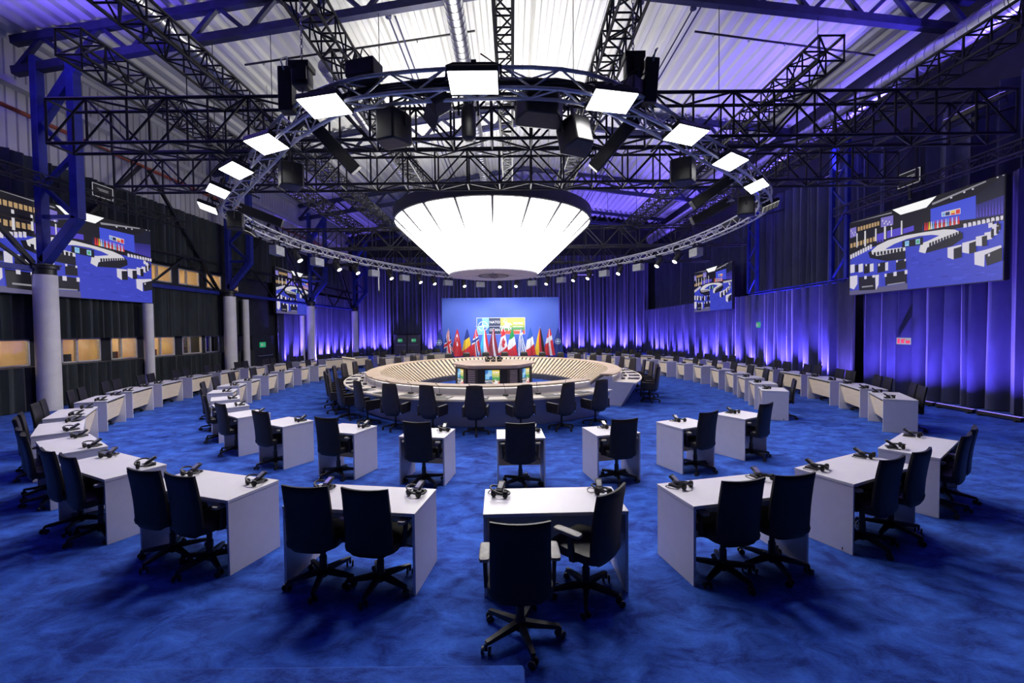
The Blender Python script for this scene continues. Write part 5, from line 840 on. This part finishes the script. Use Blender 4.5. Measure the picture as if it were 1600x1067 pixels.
def swivel_chair(full=True):
    t = thing('swivel_chair', 'x', 'chair')
    m = MB(); m.sbox((0, .0, .475), (.50, .50, .10), .35, 24, 8); obj('seat', m, M_LEATHER, t)
    m = MB()
    def back(u, v):
        w_ = .455 - .02 * v - .03 * max(0, .35 - v); x = (u - .5) * w_; zz = .40 + .62 * v
        if abs(u - .5) > .38: zz += (.012 if v < .5 else -.0)
        y = -.215 - .045 * v - .07 * (v - .35) ** 2 + .10 * (u - .5) ** 2
        z = zz + (v ** 6) * .012 * (2 * (u - .5)) ** 2
        if v < .12: z += .03 * (2 * abs(u - .5)) ** 4 * (1 - v / .12)
        return (x, y, z)
    def th(u, v): e = min(u, 1 - u, v * 1.3, (1 - v) * 1.3); return .022 + .036 * min(1, e / .09) ** .5
    m.shell(back, th, 18, 20); obj('backrest', m, M_LEATHER, t, ang=50)
    for s in (-1, 1):
        m = MB(); m.beam((s * .21, -.04, .43), (s * .258, -.04, .45), .06, .03); m.beam((s * .258, -.04, .43), (s * .268, -.02, .66), .055, .03, up=(1, 0, 0))
        ar = obj('armrest', m, M_PLAST, t, bevel=.006)
        m = MB(); m.sbox((s * .268, .0, .675), (.085, .27, .036), .4, 16, 8); obj('arm_pad', m, M_PAD, ar)
    m = MB(); m.cyl((0, 0, .10), (0, 0, .42), .026, 12); m.cyl((0, 0, .10), (0, 0, .26), .034, 12); m.box((0, -.02, .415), (.18, .28, .05)); m.beam((0, -.12, .41), (0, -.24, .50), .08, .03)
    if full: m.tube([(.08, .02, .41), (.27, .03, .40), (.31, .04, .39)], .008, 5)
    obj('gas_column', m, M_PLAST, t, bevel=.005 if full else 0)
    star_base(t, full); return Proto(t)
PSW, PSWF = swivel_chair(True), swivel_chair(False)

# ------------------------------------------------------------------ interpretation receiver with headset
def receiver():
    t = thing('headset_receiver', 'x', 'headset')
    m = MB(); M = R3('X', radians(34)); m.box((0, .02, .06), (.07, .13, .03), M=M); rb_ = obj('receiver', m, M_PLAST, t, bevel=.008)
    m = MB(); m.box(Vector((0, .02, .06)) + M @ Vector((0, .01, .0165)), (.05, .075, .004), M=M); obj('silver_face', m, M_SILV, rb_)
    m = MB(); m.box((0, .01, .012), (.10, .12, .024)); obj('cradle', m, M_PLAST, t, bevel=.006)
    m = MB(); m.tube([(.10 * cos(a) + .02, -.055 + .075 * sin(a), .03 + .05 * max(0, sin(a * .5)) ** 2) for a in [pi * (.05 + 1.9 * j / 16) + pi * .5 for j in range(17)]], .009, 6); obj('headband', m, M_PLAST, t)
    for s in (-1, 1):
        m = MB(); m.sbox((.03 + s * .06, -.10, .035), (.055, .04, .065), .6, 12, 8); obj('ear_cushion', m, M_LEATHER, t)
    m = MB(); m.tube([(.1 * cos(a * 1.0) - .02, .0 + .07 * sin(a * 2.), .008 + .003 * sin(a * 3)) for a in [2 * pi * j / 20 for j in range(18)]], .004, 5); obj('cable', m, M_PLAST, t)
    return Proto(t)
PH = receiver()

def loc(x, y, t, lx, ly): return (x + lx * cos(t) - ly * sin(t), y + lx * sin(t) + ly * cos(t))
INL = [(-1.37, 6.76, -.15), (-2.8, 7.12, -.32), (-4.16, 7.7, -.5), (-5.39, 8.52, -.65), (-6.39, 9.52, -.8), (-7.2, 10.55, -.97), (-8.14, 11.83, -1.15), (-8.8, 13.23, -1.29), (-9.15, 14.5, -1.4),
       (-9.52, 16.24, -1.5), (-9.72, 17.78, -1.56), (-9.7, 19.18, -1.6), (-9.53, 20.57, -1.68), (-7.9, 26.5, -2.2), (-6.95, 27.8, -2.4), (-5.8, 28.8, -2.6)]
INR = [(1.58, 6.8, .23), (2.97, 7.24, .42), (4.29, 7.92, .55), (6.87, 11.1, 1.16), (7.4, 12.45, 1.27), (7.86, 13.9, 1.38), (8.14, 15.22, 1.46), (8.25, 16.57, 1.53), (8.25, 18.15, 1.58), (8.05, 19.5, 1.66), (7.7, 20.85, 1.78),
       (7.3, 22.2, 1.92), (6.7, 23.55, 2.05), (5.95, 24.8, 2.2), (5.05, 25.95, 2.36), (4.1, 26.9, 2.5)]
OUL = [(-1.49, 4.13, -.15), (-3.32, 4.57, -.32), (-5.06, 5.27, -.46), (-6.63, 6.29, -.64), (-8.02, 7.44, -.8), (-9.26, 8.83, -.93), (-10.5, 10.74, -1.09), (-11.29, 12.45, -1.22), (-11.8, 14.2, -1.33), (-12.14, 16.07, -1.44),
       (-12.3, 17.95, -1.54), (-12.3, 19.85, -1.6), (-12.1, 21.75, -1.7), (-11.65, 23.6, -1.83), (-10.9, 25.35, -1.98), (-9.95, 27.0, -2.15), (-8.65, 28.5, -2.35), (-7.2, 29.75, -2.55), (-5.6, 30.7, -2.75)]
OUR = [(2.22, 4.27, .23), (3.99, 4.88, .44), (5.6, 5.78, .64), (8.9, 9.88, 1.07), (9.55, 11.5, 1.25), (9.95, 13.25, 1.40), (10.2, 15.0, 1.49), (10.3, 16.8, 1.56), (10.25, 18.6, 1.62), (10.05, 20.4, 1.72), (9.65, 22.15, 1.84),
       (9.05, 23.85, 1.98), (8.25, 25.45, 2.13), (7.2, 26.95, 2.3), (5.95, 28.25, 2.47), (4.55, 29.35, 2.65)]
def chair_at(x, y, t, label, group, jit=.06):
    p = PSW if hypot(x, y) < 19 else PSWF
    o = p.put((x, y, 0), t + rnd.uniform(-jit, jit), label, group)
    for c in o.children:
        if c.name.startswith('base'): c.rotation_euler.z = rnd.uniform(-.5, .5)
def place_inner(x, y, t, where, hx):
    PD1.put((x, y, 0), t, 'white single desk, ' + where, 'single desks of the inner ring')
    cx, cy = loc(x, y, t, rnd.uniform(-.03, .03), -.21); chair_at(cx, cy, t, 'black swivel chair at the single desk, ' + where, 'chairs of the inner ring')
    hx2, hy = loc(x, y, t, hx, .17); PH.put((hx2, hy, .75), t + rnd.uniform(-.4, .4), 'headset receiver on the single desk, ' + where, 'headset receivers')
def place_outer(x, y, t, where, chairs=True):
    PD2.put((x, y, 0), t, 'white double desk, ' + where, 'double desks of the outer ring')
    for s, nm in ((-1, 'clockwise-end'), (1, 'anticlockwise-end')):
        if chairs:
            cx, cy = loc(x, y, t, s * .285 + rnd.uniform(-.02, .02), -.21); chair_at(cx, cy, t, nm + ' black swivel chair at the double desk, ' + where, 'chairs of the outer ring')
        hx, hy = loc(x, y, t, s * .50, .18); PH.put((hx, hy, .75), t + rnd.uniform(-.45, .45), nm + ' headset receiver on the double desk, ' + where, 'headset receivers')
place_inner(.11, 6.62, .04, 'foremost of the inner ring', .24)
for i, d in enumerate(INL): place_inner(*d, ORD[i] + ' clockwise in the inner ring', .22)
for i, d in enumerate(INR): place_inner(*d, ORD[i] + ' anticlockwise in the inner ring', -.02)
place_outer(.37, 4.03, .03, 'foremost of the outer ring', chairs=False)
PSW.put((.04, 3.22, 0), .02, 'black swivel chair with its back to us, pushed out from the foremost double desk', 'chairs of the outer ring')
PSW.put((.64, 3.72, 0), radians(46), 'black swivel chair turned sideways at the foremost double desk, armrest showing', 'chairs of the outer ring')
for i, d in enumerate(OUL): place_outer(*d, ORD[i] + ' clockwise in the outer ring')
for i, d in enumerate(OUR): place_outer(*d, ORD[i] + ' anticlockwise in the outer ring')

# ------------------------------------------------------------------ ring table
TC, TA, TB = (-.65, 16.5), 5.35, 6.6
def tab(th, o):
    x, y = TA * sin(th), -TB * cos(th); n = Vector((x / TA ** 2, y / TB ** 2)).normalized()
    return TC[0] + x - n.x * o, TC[1] + y - n.y * o
TH0, TH1 = .97, 2 * pi + .665
t = thing('ring_table', 'large oval conference table with raised wooden ledge and an opening near the camera', 'table', (0, 0, 0))
def band(prof, m, name, n=160, closed=True, parent=None, a0=TH0, a1=TH1):
    mb = MB(); k = len(prof); vs = []
    for i in range(n + 1):
        th = a0 + (a1 - a0) * i / n
        for o, z in prof: vs.append((*tab(th, o), z))
    fs = [(i * k + j, i * k + (j + 1) % k, (i + 1) * k + (j + 1) % k, (i + 1) * k + j) for i in range(n) for j in range(k if closed else k - 1)]
    if closed: fs += [tuple(range(k))[::-1], tuple(n * k + j for j in range(k))]
    mb.add(vs, fs); return obj(name, mb, m, parent or t, ang=30)
M_CREAM = mat('cream_counter', (.82, .75, .66), .35, noise=((3, 3, 3), (.76, .68, .58), 3, .4, .6))
band([(0, .70), (0, .745), (.74, .745), (.74, .70)], M_CREAM, 'counter')
band([(.46, .0), (.06, .70), (.72, .70), (1.6, .0)], M_LAME, 'outer_panel')
band([(.73, .745), (.73, .93), (.80, .93), (.80, .745)], M_LAM, 'riser')
band([(.69, .93), (.69, .975), (1.14, .975), (1.14, .93)], M_OAK, 'ledge')
band([(.712, .915), (.712, .929), (.728, .929), (.728, .915)], emis('strip_white', (1, .97, .95), 2.5), 'light_strip')
band([(1.10, .93), (2.02, .22), (2.02, .0), (1.6, .0), (1.0, .9)], M_DGREY, 'inner_skirt')
mb = MB(); n = 112
for i in range(n):
    th = TH0 + (TH1 - TH0) * (i + .5) / n; a, b = tab(th, 1.10), tab(th, 2.0); n_ = Vector((a[0] - b[0], a[1] - b[1])).normalized(); s = Vector((-n_.y, n_.x)); vs = []
    for (p, z) in ((a, .955), (b, .26)):
        for e, f in ((-1, -1), (1, -1), (1, 1), (-1, 1)): vs.append((p[0] + s.x * e * .065 - n_.x * f * .012, p[1] + s.y * e * .065 - n_.y * f * .012, z + f * .014))
    mb.add(vs, [(0, 1, 2, 3), (7, 6, 5, 4), (0, 4, 5, 1), (1, 5, 6, 2), (2, 6, 7, 3), (3, 7, 4, 0)])
obj('slat_facing', mb, mat('slat_wood', (.80, .65, .46), .45, noise=((8, 8, 3), (.72, .56, .38), 3, .35, .65)), t, smooth=False)
for th, nm in ((TH0, 0), (TH1, 1)):
    mb = MB(); pr = [(.46, 0), (.06, .70), (0, .70), (0, .745), (.72, .745), (.72, .90), (1.0, .90), (2.0, .2), (2.0, 0)]
    d = -.012 if nm == 0 else .012; k = len(pr)
    vs = [(*tab(th + e, o), z) for e in (0, d) for o, z in pr]
    mb.add(vs, [tuple(range(k)), tuple(range(k, 2 * k))[::-1]] + [(i, (i + 1) % k, k + (i + 1) % k, k + i) for i in range(k)]); obj('end_panel', mb, M_LAME, t, smooth=False)
# armchairs round the table
def arm_chair():
    t = thing('leather_armchair', 'x', 'chair', group='leather armchairs at the ring table')
    m = MB(); m.sbox((0, .02, .47), (.50, .50, .12), .4, 20, 8); obj('seat', m, M_BROWNL, t)
    m = MB()
    def back(u, v):
        w_ = .50 - .14 * max(0, v - .25) / .75 - .20 * max(0, .16 - v) / .16; x = (u - .5) * w_; z = .36 + .80 * v
        return (x, -.20 - .10 * v + .16 * (u - .5) ** 2, z - .02 * (v ** 8) * (2 * (u - .5)) ** 2)
    def th(u, v): e = min(u, 1 - u, v * 1.4, (1 - v) * 1.4); return .02 + .05 * min(1, e / .1) ** .5
    m.shell(back, th, 14, 18); obj('backrest', m, M_BROWNL, t, ang=50)
    for s in (-1, 1):
        m = MB(); m.prism([(-.2, .42), (.2, .42), (.23, .58), (.2, .66), (-.2, .66)], -.025, .025, M=Matrix(((0, 0, 1), (1, 0, 0), (0, 1, 0))), c=(s * .27, 0, 0)); obj('armrest', m, M_BROWNL, t, bevel=.012)
    m = MB(); m.cyl((0, 0, .12), (0, 0, .42), .024, 10); m.box((0, 0, .40), (.3, .22, .04)); obj('gas_column', m, M_PLAST, t)
    m = MB(); m.cyl((.25, -.16, .44), (.25, -.20, .44), .02, 8); obj('tilt_knob', m, M_CHROME, t)
    star_base(t, False, .30); return Proto(t)
PA = arm_chair()
def desk_mic():
    t = thing('table_microphone', 'x', 'microphone', group='gooseneck microphones on the ring table')
    m = MB(); m.sbox((0, 0, .022), (.15, .12, .044), .5, 16, 6); obj('base', m, M_PLAST, t)
    m = MB(); m.tube([(0, .03, .03), (-.005, .05, .14), (-.02, .03, .24), (-.05, -.02, .29)], .005, 6); obj('gooseneck', m, M_PLAST, t)
    m = MB(); m.cyl((-.05, -.02, .29), (-.065, -.055, .305), .009, 8); obj('capsule', m, M_PLAST, t); return Proto(t)
PM2 = desk_mic()
def writing_pad():
    t = thing('writing_pad', 'x', 'desk pad', group='dark writing pads on the ring table')
    m = MB(); m.box((0, 0, .004), (.50, .36, .008)); obj('mat', m, M_BROWNL, t, bevel=.003)
    m = MB(); m.box((.15, .06, .010), (.10, .15, .004)); obj('note_paper', m, M_LAM, t); return Proto(t)
PW = writing_pad()
th = .50; i = 0
while th > TH0 - 2 * pi + .07:
    x, y = tab(th, -.26); x2, y2 = tab(th, 1.); rz = atan2(y2 - y, x2 - x) - pi / 2; o_ = ORD[i]
    PA.put((x, y, 0), rz + rnd.uniform(-.22, .22), 'brown-black leather armchair, ' + o_ + ' clockwise from the opening of the ring table')
    a = tab(th, .24); PW.put((*a, .745), rz, 'dark writing pad with paper before the ' + o_ + ' armchair clockwise from the table opening')
    a = tab(th - .045, .55); PM2.put((*a, .745), rz, 'gooseneck microphone before the ' + o_ + ' armchair clockwise from the table opening')
    p, q = tab(th, -.26), tab(th - .01, -.26); th -= .01 * 1.035 / hypot(p[0] - q[0], p[1] - q[1]); i += 1

# ------------------------------------------------------------------ emblems and logo boards
M_NAVY = mat('logo_navy', (.010, .025, .075), .5, noise=((4, 4, 4), (.012, .03, .085), 1, .4, .6))
M_SKY = mat('logo_sky', (.20, .52, .80), .5, noise=((4, 4, 4), (.22, .55, .83), 1, .4, .6)); M_MIDB = mat('logo_blue', (.03, .16, .50), .5, noise=((4, 4, 4), (.035, .18, .53), 1, .4, .6))
M_WHITE = mat('logo_white', (.85, .85, .85), .5, noise=((4, 4, 4), (.8, .8, .8), 1, .4, .6))
GR = [(.82, .62, .10), (.62, .58, .10), (.34, .46, .10), (.08, .34, .10), (.30, .22, .06), (.62, .08, .05)]
M_GR = [mat('logo_band_%d' % i, c, .5, noise=((4, 4, 4), tuple(q * 1.05 for q in c), 1, .4, .6)) for i, c in enumerate(GR)]
def rider(mb, c, s, M, m):
    """mounted knight with raised sword, seen from the side, as flat white shapes"""
    P = lambda pts: mb.add([M @ Vector((c[0] + x * s, c[1] + y * s, 0)) for x, y in pts], [tuple(range(len(pts)))], m)
    P([(-.36, -.06), (-.30, .06), (.16, .08), (.24, -.02), (.14, -.14), (-.26, -.14)])                       # horse trunk
    P([(.10, .04), (.22, .24), (.30, .28), (.44, .14), (.40, .08), (.30, .14), (.24, -.02)])                  # neck and head
    P([(-.34, .02), (-.46, .10), (-.52, -.04), (-.46, -.18), (-.44, -.02)])                                   # tail
    P([(-.34, -.08), (-.24, -.12), (-.34, -.26), (-.28, -.40), (-.36, -.40), (-.44, -.26)]); P([(-.24, -.12), (-.14, -.13), (-.16, -.28), (-.06, -.40), (-.14, -.40), (-.24, -.28)])
    P([(.06, -.12), (.16, -.12), (.26, -.22), (.20, -.36), (.14, -.36), (.18, -.24)]); P([(.14, -.08), (.22, -.04), (.38, -.10), (.40, -.26), (.34, -.26), (.32, -.14)])
    P([(-.12, .04), (.04, .04), (.06, .30), (-.06, .32), (-.14, .26)]); P([(-.06, .32), (.04, .32), (.06, .42), (0, .46), (-.06, .42)])   # rider, helmet
    P([(-.12, .28), (-.26, .40), (-.22, .44), (-.08, .32)]); P([(-.26, .40), (-.06, .62), (-.04, .60), (-.22, .40)])                    # arm, sword
    P([(.04, .30), (.18, .28), (.16, .14), (.08, .06), (.02, .14)])                                           # shield
LM = [M_SKY, M_MIDB, M_NAVY, M_WHITE] + M_GR
def logo_wide(mb, M, W, H):
    R = lambda x0, y0, x1, y1, m, z=0.: mb.add([M @ Vector((x * 1., y, z)) for x, y in ((x0 * W, y0 * H), (x1 * W, y0 * H), (x1 * W, y1 * H), (x0 * W, y1 * H))], [(0, 1, 2, 3)], m)
    R(0, 0, .25, 1, 0); R(0, .5, .11, 1, 1, .003); R(.14, 0, .25, .40, 1, .003)
    emblem(mb, M @ Matrix.Translation((.125 * W, .5 * H, .006)), .46 * H, 0, 3, 0)
    R(.25, 0, .49, 1, 2); R(.26, .485, .48, .505, 3, .003)
    for k, (m0, m1) in enumerate(((1, .74), (.74, .55), (.55, .40), (.40, .28), (.28, .18), (.18, 0))): R(.49, m1, 1, m0, 4 + k)
    T = lambda b, x, y, s, o=0.: text_mb(mb, b, s * H, M @ Matrix.Translation((x * W, y * H, .006)), 3, bold=o)
    T('NATO', .37, .735, .225, .004); T('OTAN', .37, .255, .225, .004); T('VILNIUS', .86, .66, .17, .010); T('NATO SUMMIT', .86, .45, .09, .004); T('11-12 VII 2023', .86, .2, .085, .003)
    rider(mb, (.615 * W, .47 * H), .78 * H, M @ Matrix.Translation((0, 0, .006)), 3)
def logo_tall(mb, M, W, H):
    R = lambda x0, y0, x1, y1, m, z=0.: mb.add([M @ Vector((x, y, z)) for x, y in ((x0 * W, y0 * H), (x1 * W, y0 * H), (x1 * W, y1 * H), (x0 * W, y1 * H))], [(0, 1, 2, 3)], m)
    R(0, .42, .48, 1, 0); R(0, .75, .2, 1, 1, .002); R(.28, .42, .48, .62, 1, .002); R(0, 0, .48, .42, 2); R(.03, .20, .45, .215, 3, .002)
    emblem(mb, M @ Matrix.Translation((.24 * W, .71 * H, .004)), .22 * W, 0, 3, 0)
    for k, (m0, m1) in enumerate(((1, .80), (.80, .66), (.66, .54), (.54, .38), (.38, .24), (.24, 0))): R(.48, m1, 1, m0, 4 + k)
    T = lambda b, x, y, s, o=0.: text_mb(mb, b, s * W, M @ Matrix.Translation((x * W, y * H, .004)), 3, bold=o)
    T('NATO', .24, .31, .18, .003); T('OTAN', .24, .10, .18, .003); T('VILNIUS', .74, .86, .12, .004); T('NATO SUMMIT', .74, .76, .062, .001); T('11-12 VII 2023', .74, .62, .06, .001)
    rider(mb, (.74 * W, .22 * H), .48 * W, M @ Matrix.Translation((0, 0, .004)), 3)
def glow(name, m, k=.75):
    c = m.node_tree.nodes['Principled BSDF'].inputs['Base Color'].default_value; return emis('lit_' + name, tuple(c)[:3], k)
LMG = [glow(str(i), m, 1.0) for i, m in enumerate(LM)]

# ------------------------------------------------------------------ monitor island in the middle of the table
t = thing('monitor_island', 'low wooden many-sided stand with outward monitors in the middle of the ring table', 'stand', (-.72, 16.7, 0))
FP = [(-.65, -1.5), (.65, -1.5), (.93, -1.36), (1.55, -.35), (1.55, .55), (.95, 1.45), (-.95, 1.45), (-1.55, .55), (-1.55, -.35), (-.93, -1.36)]
m = MB(); m.prism([(x * 1.03, y * 1.03) for x, y in FP], 1.06, 1.11); m.prism([(x * .96, y * .96) for x, y in FP], .98, 1.06); obj('wood_top', m, M_OAK, t, smooth=False)
m = MB(); m.prism([(x * .96, y * .96) for x, y in FP], .0, .98); obj('body', m, mat('dark_walnut', (.14, .10, .075), .45, noise=((2, 2, 16), (.10, .07, .05), 3, .35, .65)), t, smooth=False)
def facet(a, b):
    a, b = Vector(a) * .96, Vector(b) * .96; d = (b - a); L = d.length; d.normalize(); n_ = Vector((d.y, -d.x)); c = (a + b) / 2
    return Matrix(((d.x, 0, n_.x, c.x), (d.y, 0, n_.y, c.y), (0, 1, 0, 0), (0, 0, 0, 1))), L
for a, b, nm in ((FP[0], FP[1], 0), (FP[2], FP[3], 1), (FP[8], FP[9], 2)):
    M, L = facet(a, b); w_ = L * .86
    m = MB(); m.box((0, .59, .02), (w_, .72, .05)); m.v = [tuple(M @ Vector(p)) for p in m.v]; mo = obj('monitor', m, M_PLAST, t, bevel=.01)
    m = MB(); s_ = min(.52, w_ * .7); logo_tall(m, M @ Matrix.Translation((-s_ / 2, .35, .048)), s_, .58); obj('logo_picture', m, LMG, mo, smooth=False)
for a, b in ((FP[1], FP[2]), (FP[9], FP[0])):
    M, L = facet(a, b); m = MB(); [m.box((0, .14 + .075 * k, .012), (L * .95, .045, .03)) for k in range(11)]; m.v = [tuple(M @ Vector(p)) for p in m.v]; obj('slat_facing', m, M_OAK, t, smooth=False)
for k, s in enumerate(('nearest the booth side', 'in the middle of the three', 'nearest the large-screen side')):
    t2 = thing('dome_camera', 'small black remote camera on the monitor island, ' + s, 'camera', (-1.0 + .24 * k, 17.0 - .03 * (k % 2), 1.11), .3 * (k - 1), 'remote cameras on the monitor island')
    m = MB(); m.lathe([(.09, 0), (.09, .05), (.06, .07)], 16); obj('foot', m, M_PLAST, t2)
    m = MB(); m.sbox((0, 0, .15), (.15, .15, .15), 1., 16, 10); [m.box((q * .085, 0, .11), (.025, .08, .12)) for q in (-1, 1)]; obj('head', m, M_PLAST, t2)
    m = MB(); m.cyl((0, -.06, .15), (0, -.095, .15), .035, 12); obj('lens', m, M_CHROME, t2)

# ------------------------------------------------------------------ backdrop with logo, flags
t = thing('backdrop_panel', 'tall plain blue backdrop panel standing behind the row of flags', 'backdrop', (-.94, 35, 0))
m = MB(); m.box((0, .06, 2.62), (9.68, .12, 4.85)); obj('panel', m, mat('backdrop_blue', (.07, .14, .60), .6, noise=((.4, .4, .4), (.08, .155, .63), 1, .4, .6)), t)
m = MB(); [m.box((x, .5, .1), (.1, 1.0, .2)) for x in (-4, 0, 4)]; [m.beam((x, .15, 3.), (x, .95, .1), .06, .06) for x in (-4, 0, 4)]; obj('brace', m, M_PLAST, t)
m = MB(); logo_wide(m, Matrix(((1, 0, 0, -1.94), (0, 0, -1, -.05), (0, 1, 0, 2.03), (0, 0, 0, 1))), 3.95, 1.33); lg = MB(); lg.box((.035, -.02, 2.695), (4.01, .04, 1.39))
bd = obj('logo_board', lg, M_WHITE, t); obj('logo_print', m, LM, bd, smooth=False)
def inleaf(x, y):     # eleven-point leaf, x,y in -1..1 (y down)
    y = -y; pts = [(0, 1), (.22, .58), (.42, .66), (.34, .12), (.62, .44), (.68, .28), (.95, .32), (.86, .06), (.98, -.04), (.5, -.42), (.55, -.58), (.06, -.5), (.06, -1), (-.06, -1), (-.06, -.5), (-.55, -.58), (-.5, -.42), (-.98, -.04), (-.86, .06), (-.95, .32), (-.68, .28), (-.62, .44), (-.34, .12), (-.42, .66), (-.22, .58)]
    c = False; j = len(pts) - 1
    for i in range(len(pts)):
        if (pts[i][1] > y) != (pts[j][1] > y) and x < (pts[j][0] - pts[i][0]) * (y - pts[i][1]) / (pts[j][1] - pts[i][1]) + pts[i][0]: c = not c
        j = i
    return c
def uk(u, v):
    x, y = (u - .5) * 2, (v - .5); 
    if abs(x) < .10 or abs(y) < .10: return 'r'
    if abs(x) < .17 or abs(y) < .17: return 'w'
    d = min(abs(y - x * .5), abs(y + x * .5)); return 'r' if d < .045 else 'w' if d < .12 else 'n'
def tr(u, v):
    x, y = u * 1.5, v
    if hypot(x - .5, y - .5) < .27: return 'w' if hypot(x - .575, y - .5) > .21 else ('w' if hypot(x - .72, y - .5) < .07 else 'r')
    return 'w' if hypot(x - .80, y - .5) < .10 else 'r'
def cross(bg, c1, c2):
    def f(u, v):
        a, b = abs(u - .38), abs(v - .5)
        if c2 and (a < .045 or b < .065): return c2
        return c1 if a < .09 or b < .13 else bg
    return f
def st(c, ax):
    def f(u, v): return c[min(len(c) - 1, int((u if ax == 'u' else v) * len(c)))]
    return f
def gr(u, v):
    if u < .37 and v < .555: return 'w' if abs(u - .185) < .037 or abs(v - .277) < .06 else 'g'
    return 'g' if int(v * 9) % 2 == 0 else 'w'
def lv(u, v): return 'w' if .4 < v < .6 else 'm'
def ca(u, v):
    if u < .25 or u > .75: return 'r'
    return 'r' if inleaf((u - .5) / .2, (v - .5) / .40) else 'w'
FCOL = {'r': (.62, .02, .03), 'w': (.80, .80, .80), 'n': (.01, .03, .22), 'm': (.25, .02, .04), 'y': (.85, .55, .02), 'k': (.012, .012, .012), 'g': (.02, .10, .42), 'G': (.01, .28, .06), 'l': (.05, .45, .75), 'b': (.012, .035, .25)}
FM = {k: mat('flag_cloth_' + k, c, .75, sheen=.2, noise=((6, 6, 6), tuple(q * .9 for q in c), 2, .4, .6)) for k, c in FCOL.items()}
FL = [('blue flag with white compass star, at the door end of the flag row', None), ('blue, white and red flag of crossed and diagonal bars', uk), ('red flag with white crescent and star', tr), ('blue, yellow and red flag', st('nyr', 'u')),
      ('red flag with a white-edged blue cross', cross('r', 'w', 'n')), ('red, white and pale blue flag', st('rwl', 'v')), ('dark red flag with one white stripe', lv), ('red and white flag with a maple leaf', ca), ('green, white and red flag', st('Gwr', 'u')),
      ('blue and white striped flag', gr), ('blue, white and red flag of three plain bands', st('gwr', 'u')), ('black, red and gold flag', st('kry', 'v')), ('red flag with a plain white cross', cross('r', 'w', None)), ('blue flag with white compass star, at the large-screen end of the flag row', None)]
FPXS = [685.5, 698.6, 712.5, 728, 741.8, 755.3, 768.8, 784.5, 798.2, 812.4, 826.6, 841.7, 856.5, 869.8]
for i, ((lab, f), px) in enumerate(zip(FL, FPXS)):
    x = (px - 800) * 33.6 / 660 + .12; R = random.Random(i + 3); ph = R.uniform(0, 6)
    t = thing('standing_flag', lab + ' on a pole', 'flag', (x, 33.6, 0), 0, 'row of flags')
    if i in (0, 13): t['label'] = lab
    m = MB(); m.cyl((0, 0, .03), (0, 0, 2.48), .016, 8); pole = obj('pole', m, M_CHROME, t)
    m = MB(); m.lathe([(.01, 2.46), (.035, 2.5), (.012, 2.55), (.0, 2.62)], 10); obj('finial', m, M_CHROME, pole)
    m = MB(); m.lathe([(.19, 0), (.19, .03), (.05, .06), (.03, .12)], 20); obj('stand', m, M_PLAST, t)
    keys = list(FCOL)
    def P(u, v):
        s = (u - .5) * 2; hw = .035 + .43 * v ** .85; xx = s * hw - .05 * v; y = -.05 - (.05 + .10 * v) * cos(s * pi * 1.4 + ph * .3) * v - .05 * v * sin(7 * s + ph)
        return (xx, y, 2.44 - 2.05 * v - .10 * v * cos(s * 1.6) - .05 * s * v)
    def mf(u, v):
        s = (u - .5) * 2
        if f is None: return keys.index('b')
        U = min(.999, max(0, v * .96 + .20 * s * v)); V = min(.999, max(0, .5 - .52 * s + .32 * (v - .45))); return keys.index(f(U, V))
    m = MB(); m.grid(P, 44, 60, mf=mf); cl = obj('cloth', m, [FM[k] for k in keys], t, ang=180)
    if f is None:
        m = MB(); emblem(m, Matrix(((1, 0, 0, -.05), (0, 0, -1, -.26), (0, 1, 0, 1.42), (0, 0, 0, 1))), .33, 0, 0, 1); obj('compass_emblem', m, [FM['w'], M_SKY], cl, smooth=False)

# ------------------------------------------------------------------ lectern, floor speaker, platform
t = thing('lectern', 'pale wooden lectern with gooseneck microphone beside the ring table', 'lectern', (-7.75, 20.0, 0), radians(-70))
m = MB(); m.prism([(-.22, 0), (.22, 0), (.28, 1.05), (-.28, 1.15)], -.27, .27, M=Matrix(((0, 0, 1), (1, 0, 0), (0, 1, 0)))); obj('body', m, M_BIRCH, t, bevel=.01)
m = MB(); m.box((0, 0, 1.125), (.62, .60, .03), M=R3('X', -.18)); obj('reading_top', m, M_BIRCH, t, bevel=.006)
m = MB(); m.tube([(0, .2, 1.12), (0, .18, 1.4), (-.02, .05, 1.52), (-.02, -.05, 1.5)], .012, 6); m.sbox((-.02, -.08, 1.49), (.04, .09, .04), .6, 10, 6); obj('microphone', m, M_PLAST, t)
t = thing('floor_speaker', 'black wedge floor speaker near the columns and lectern', 'loudspeaker', (-9.0, 23.3, 0), radians(-60))
m = MB(); m.prism([(-.3, 0), (.3, 0), (.3, .25), (-.05, .5), (-.3, .45)], -.35, .35, M=Matrix(((0, 0, 1), (1, 0, 0), (0, 1, 0)))); obj('cabinet', m, M_PLAST, t, bevel=.02)
m = MB(); M = R3('X', -.62); m.box((0, .135, .385), (.6, .40, .012), M=M); obj('grille', m, M_DGREY, t)
m = MB(); m.box((-1.18, 1.35, .25), (2.46, 1.98, .5)); o = obj('camera_platform', m, M_CARPET, bevel=.02); tag(o, 'low platform covered in the same blue carpet, in front of the foremost double desk', 'platform')
for r in [PB, PU, PC, PL, PLD, PB2, PS2, PD1, PD2, PSW, PSWF, PH, PA, PM2, PW]:
    if not r.used: print('UNUSED', r.r.name)
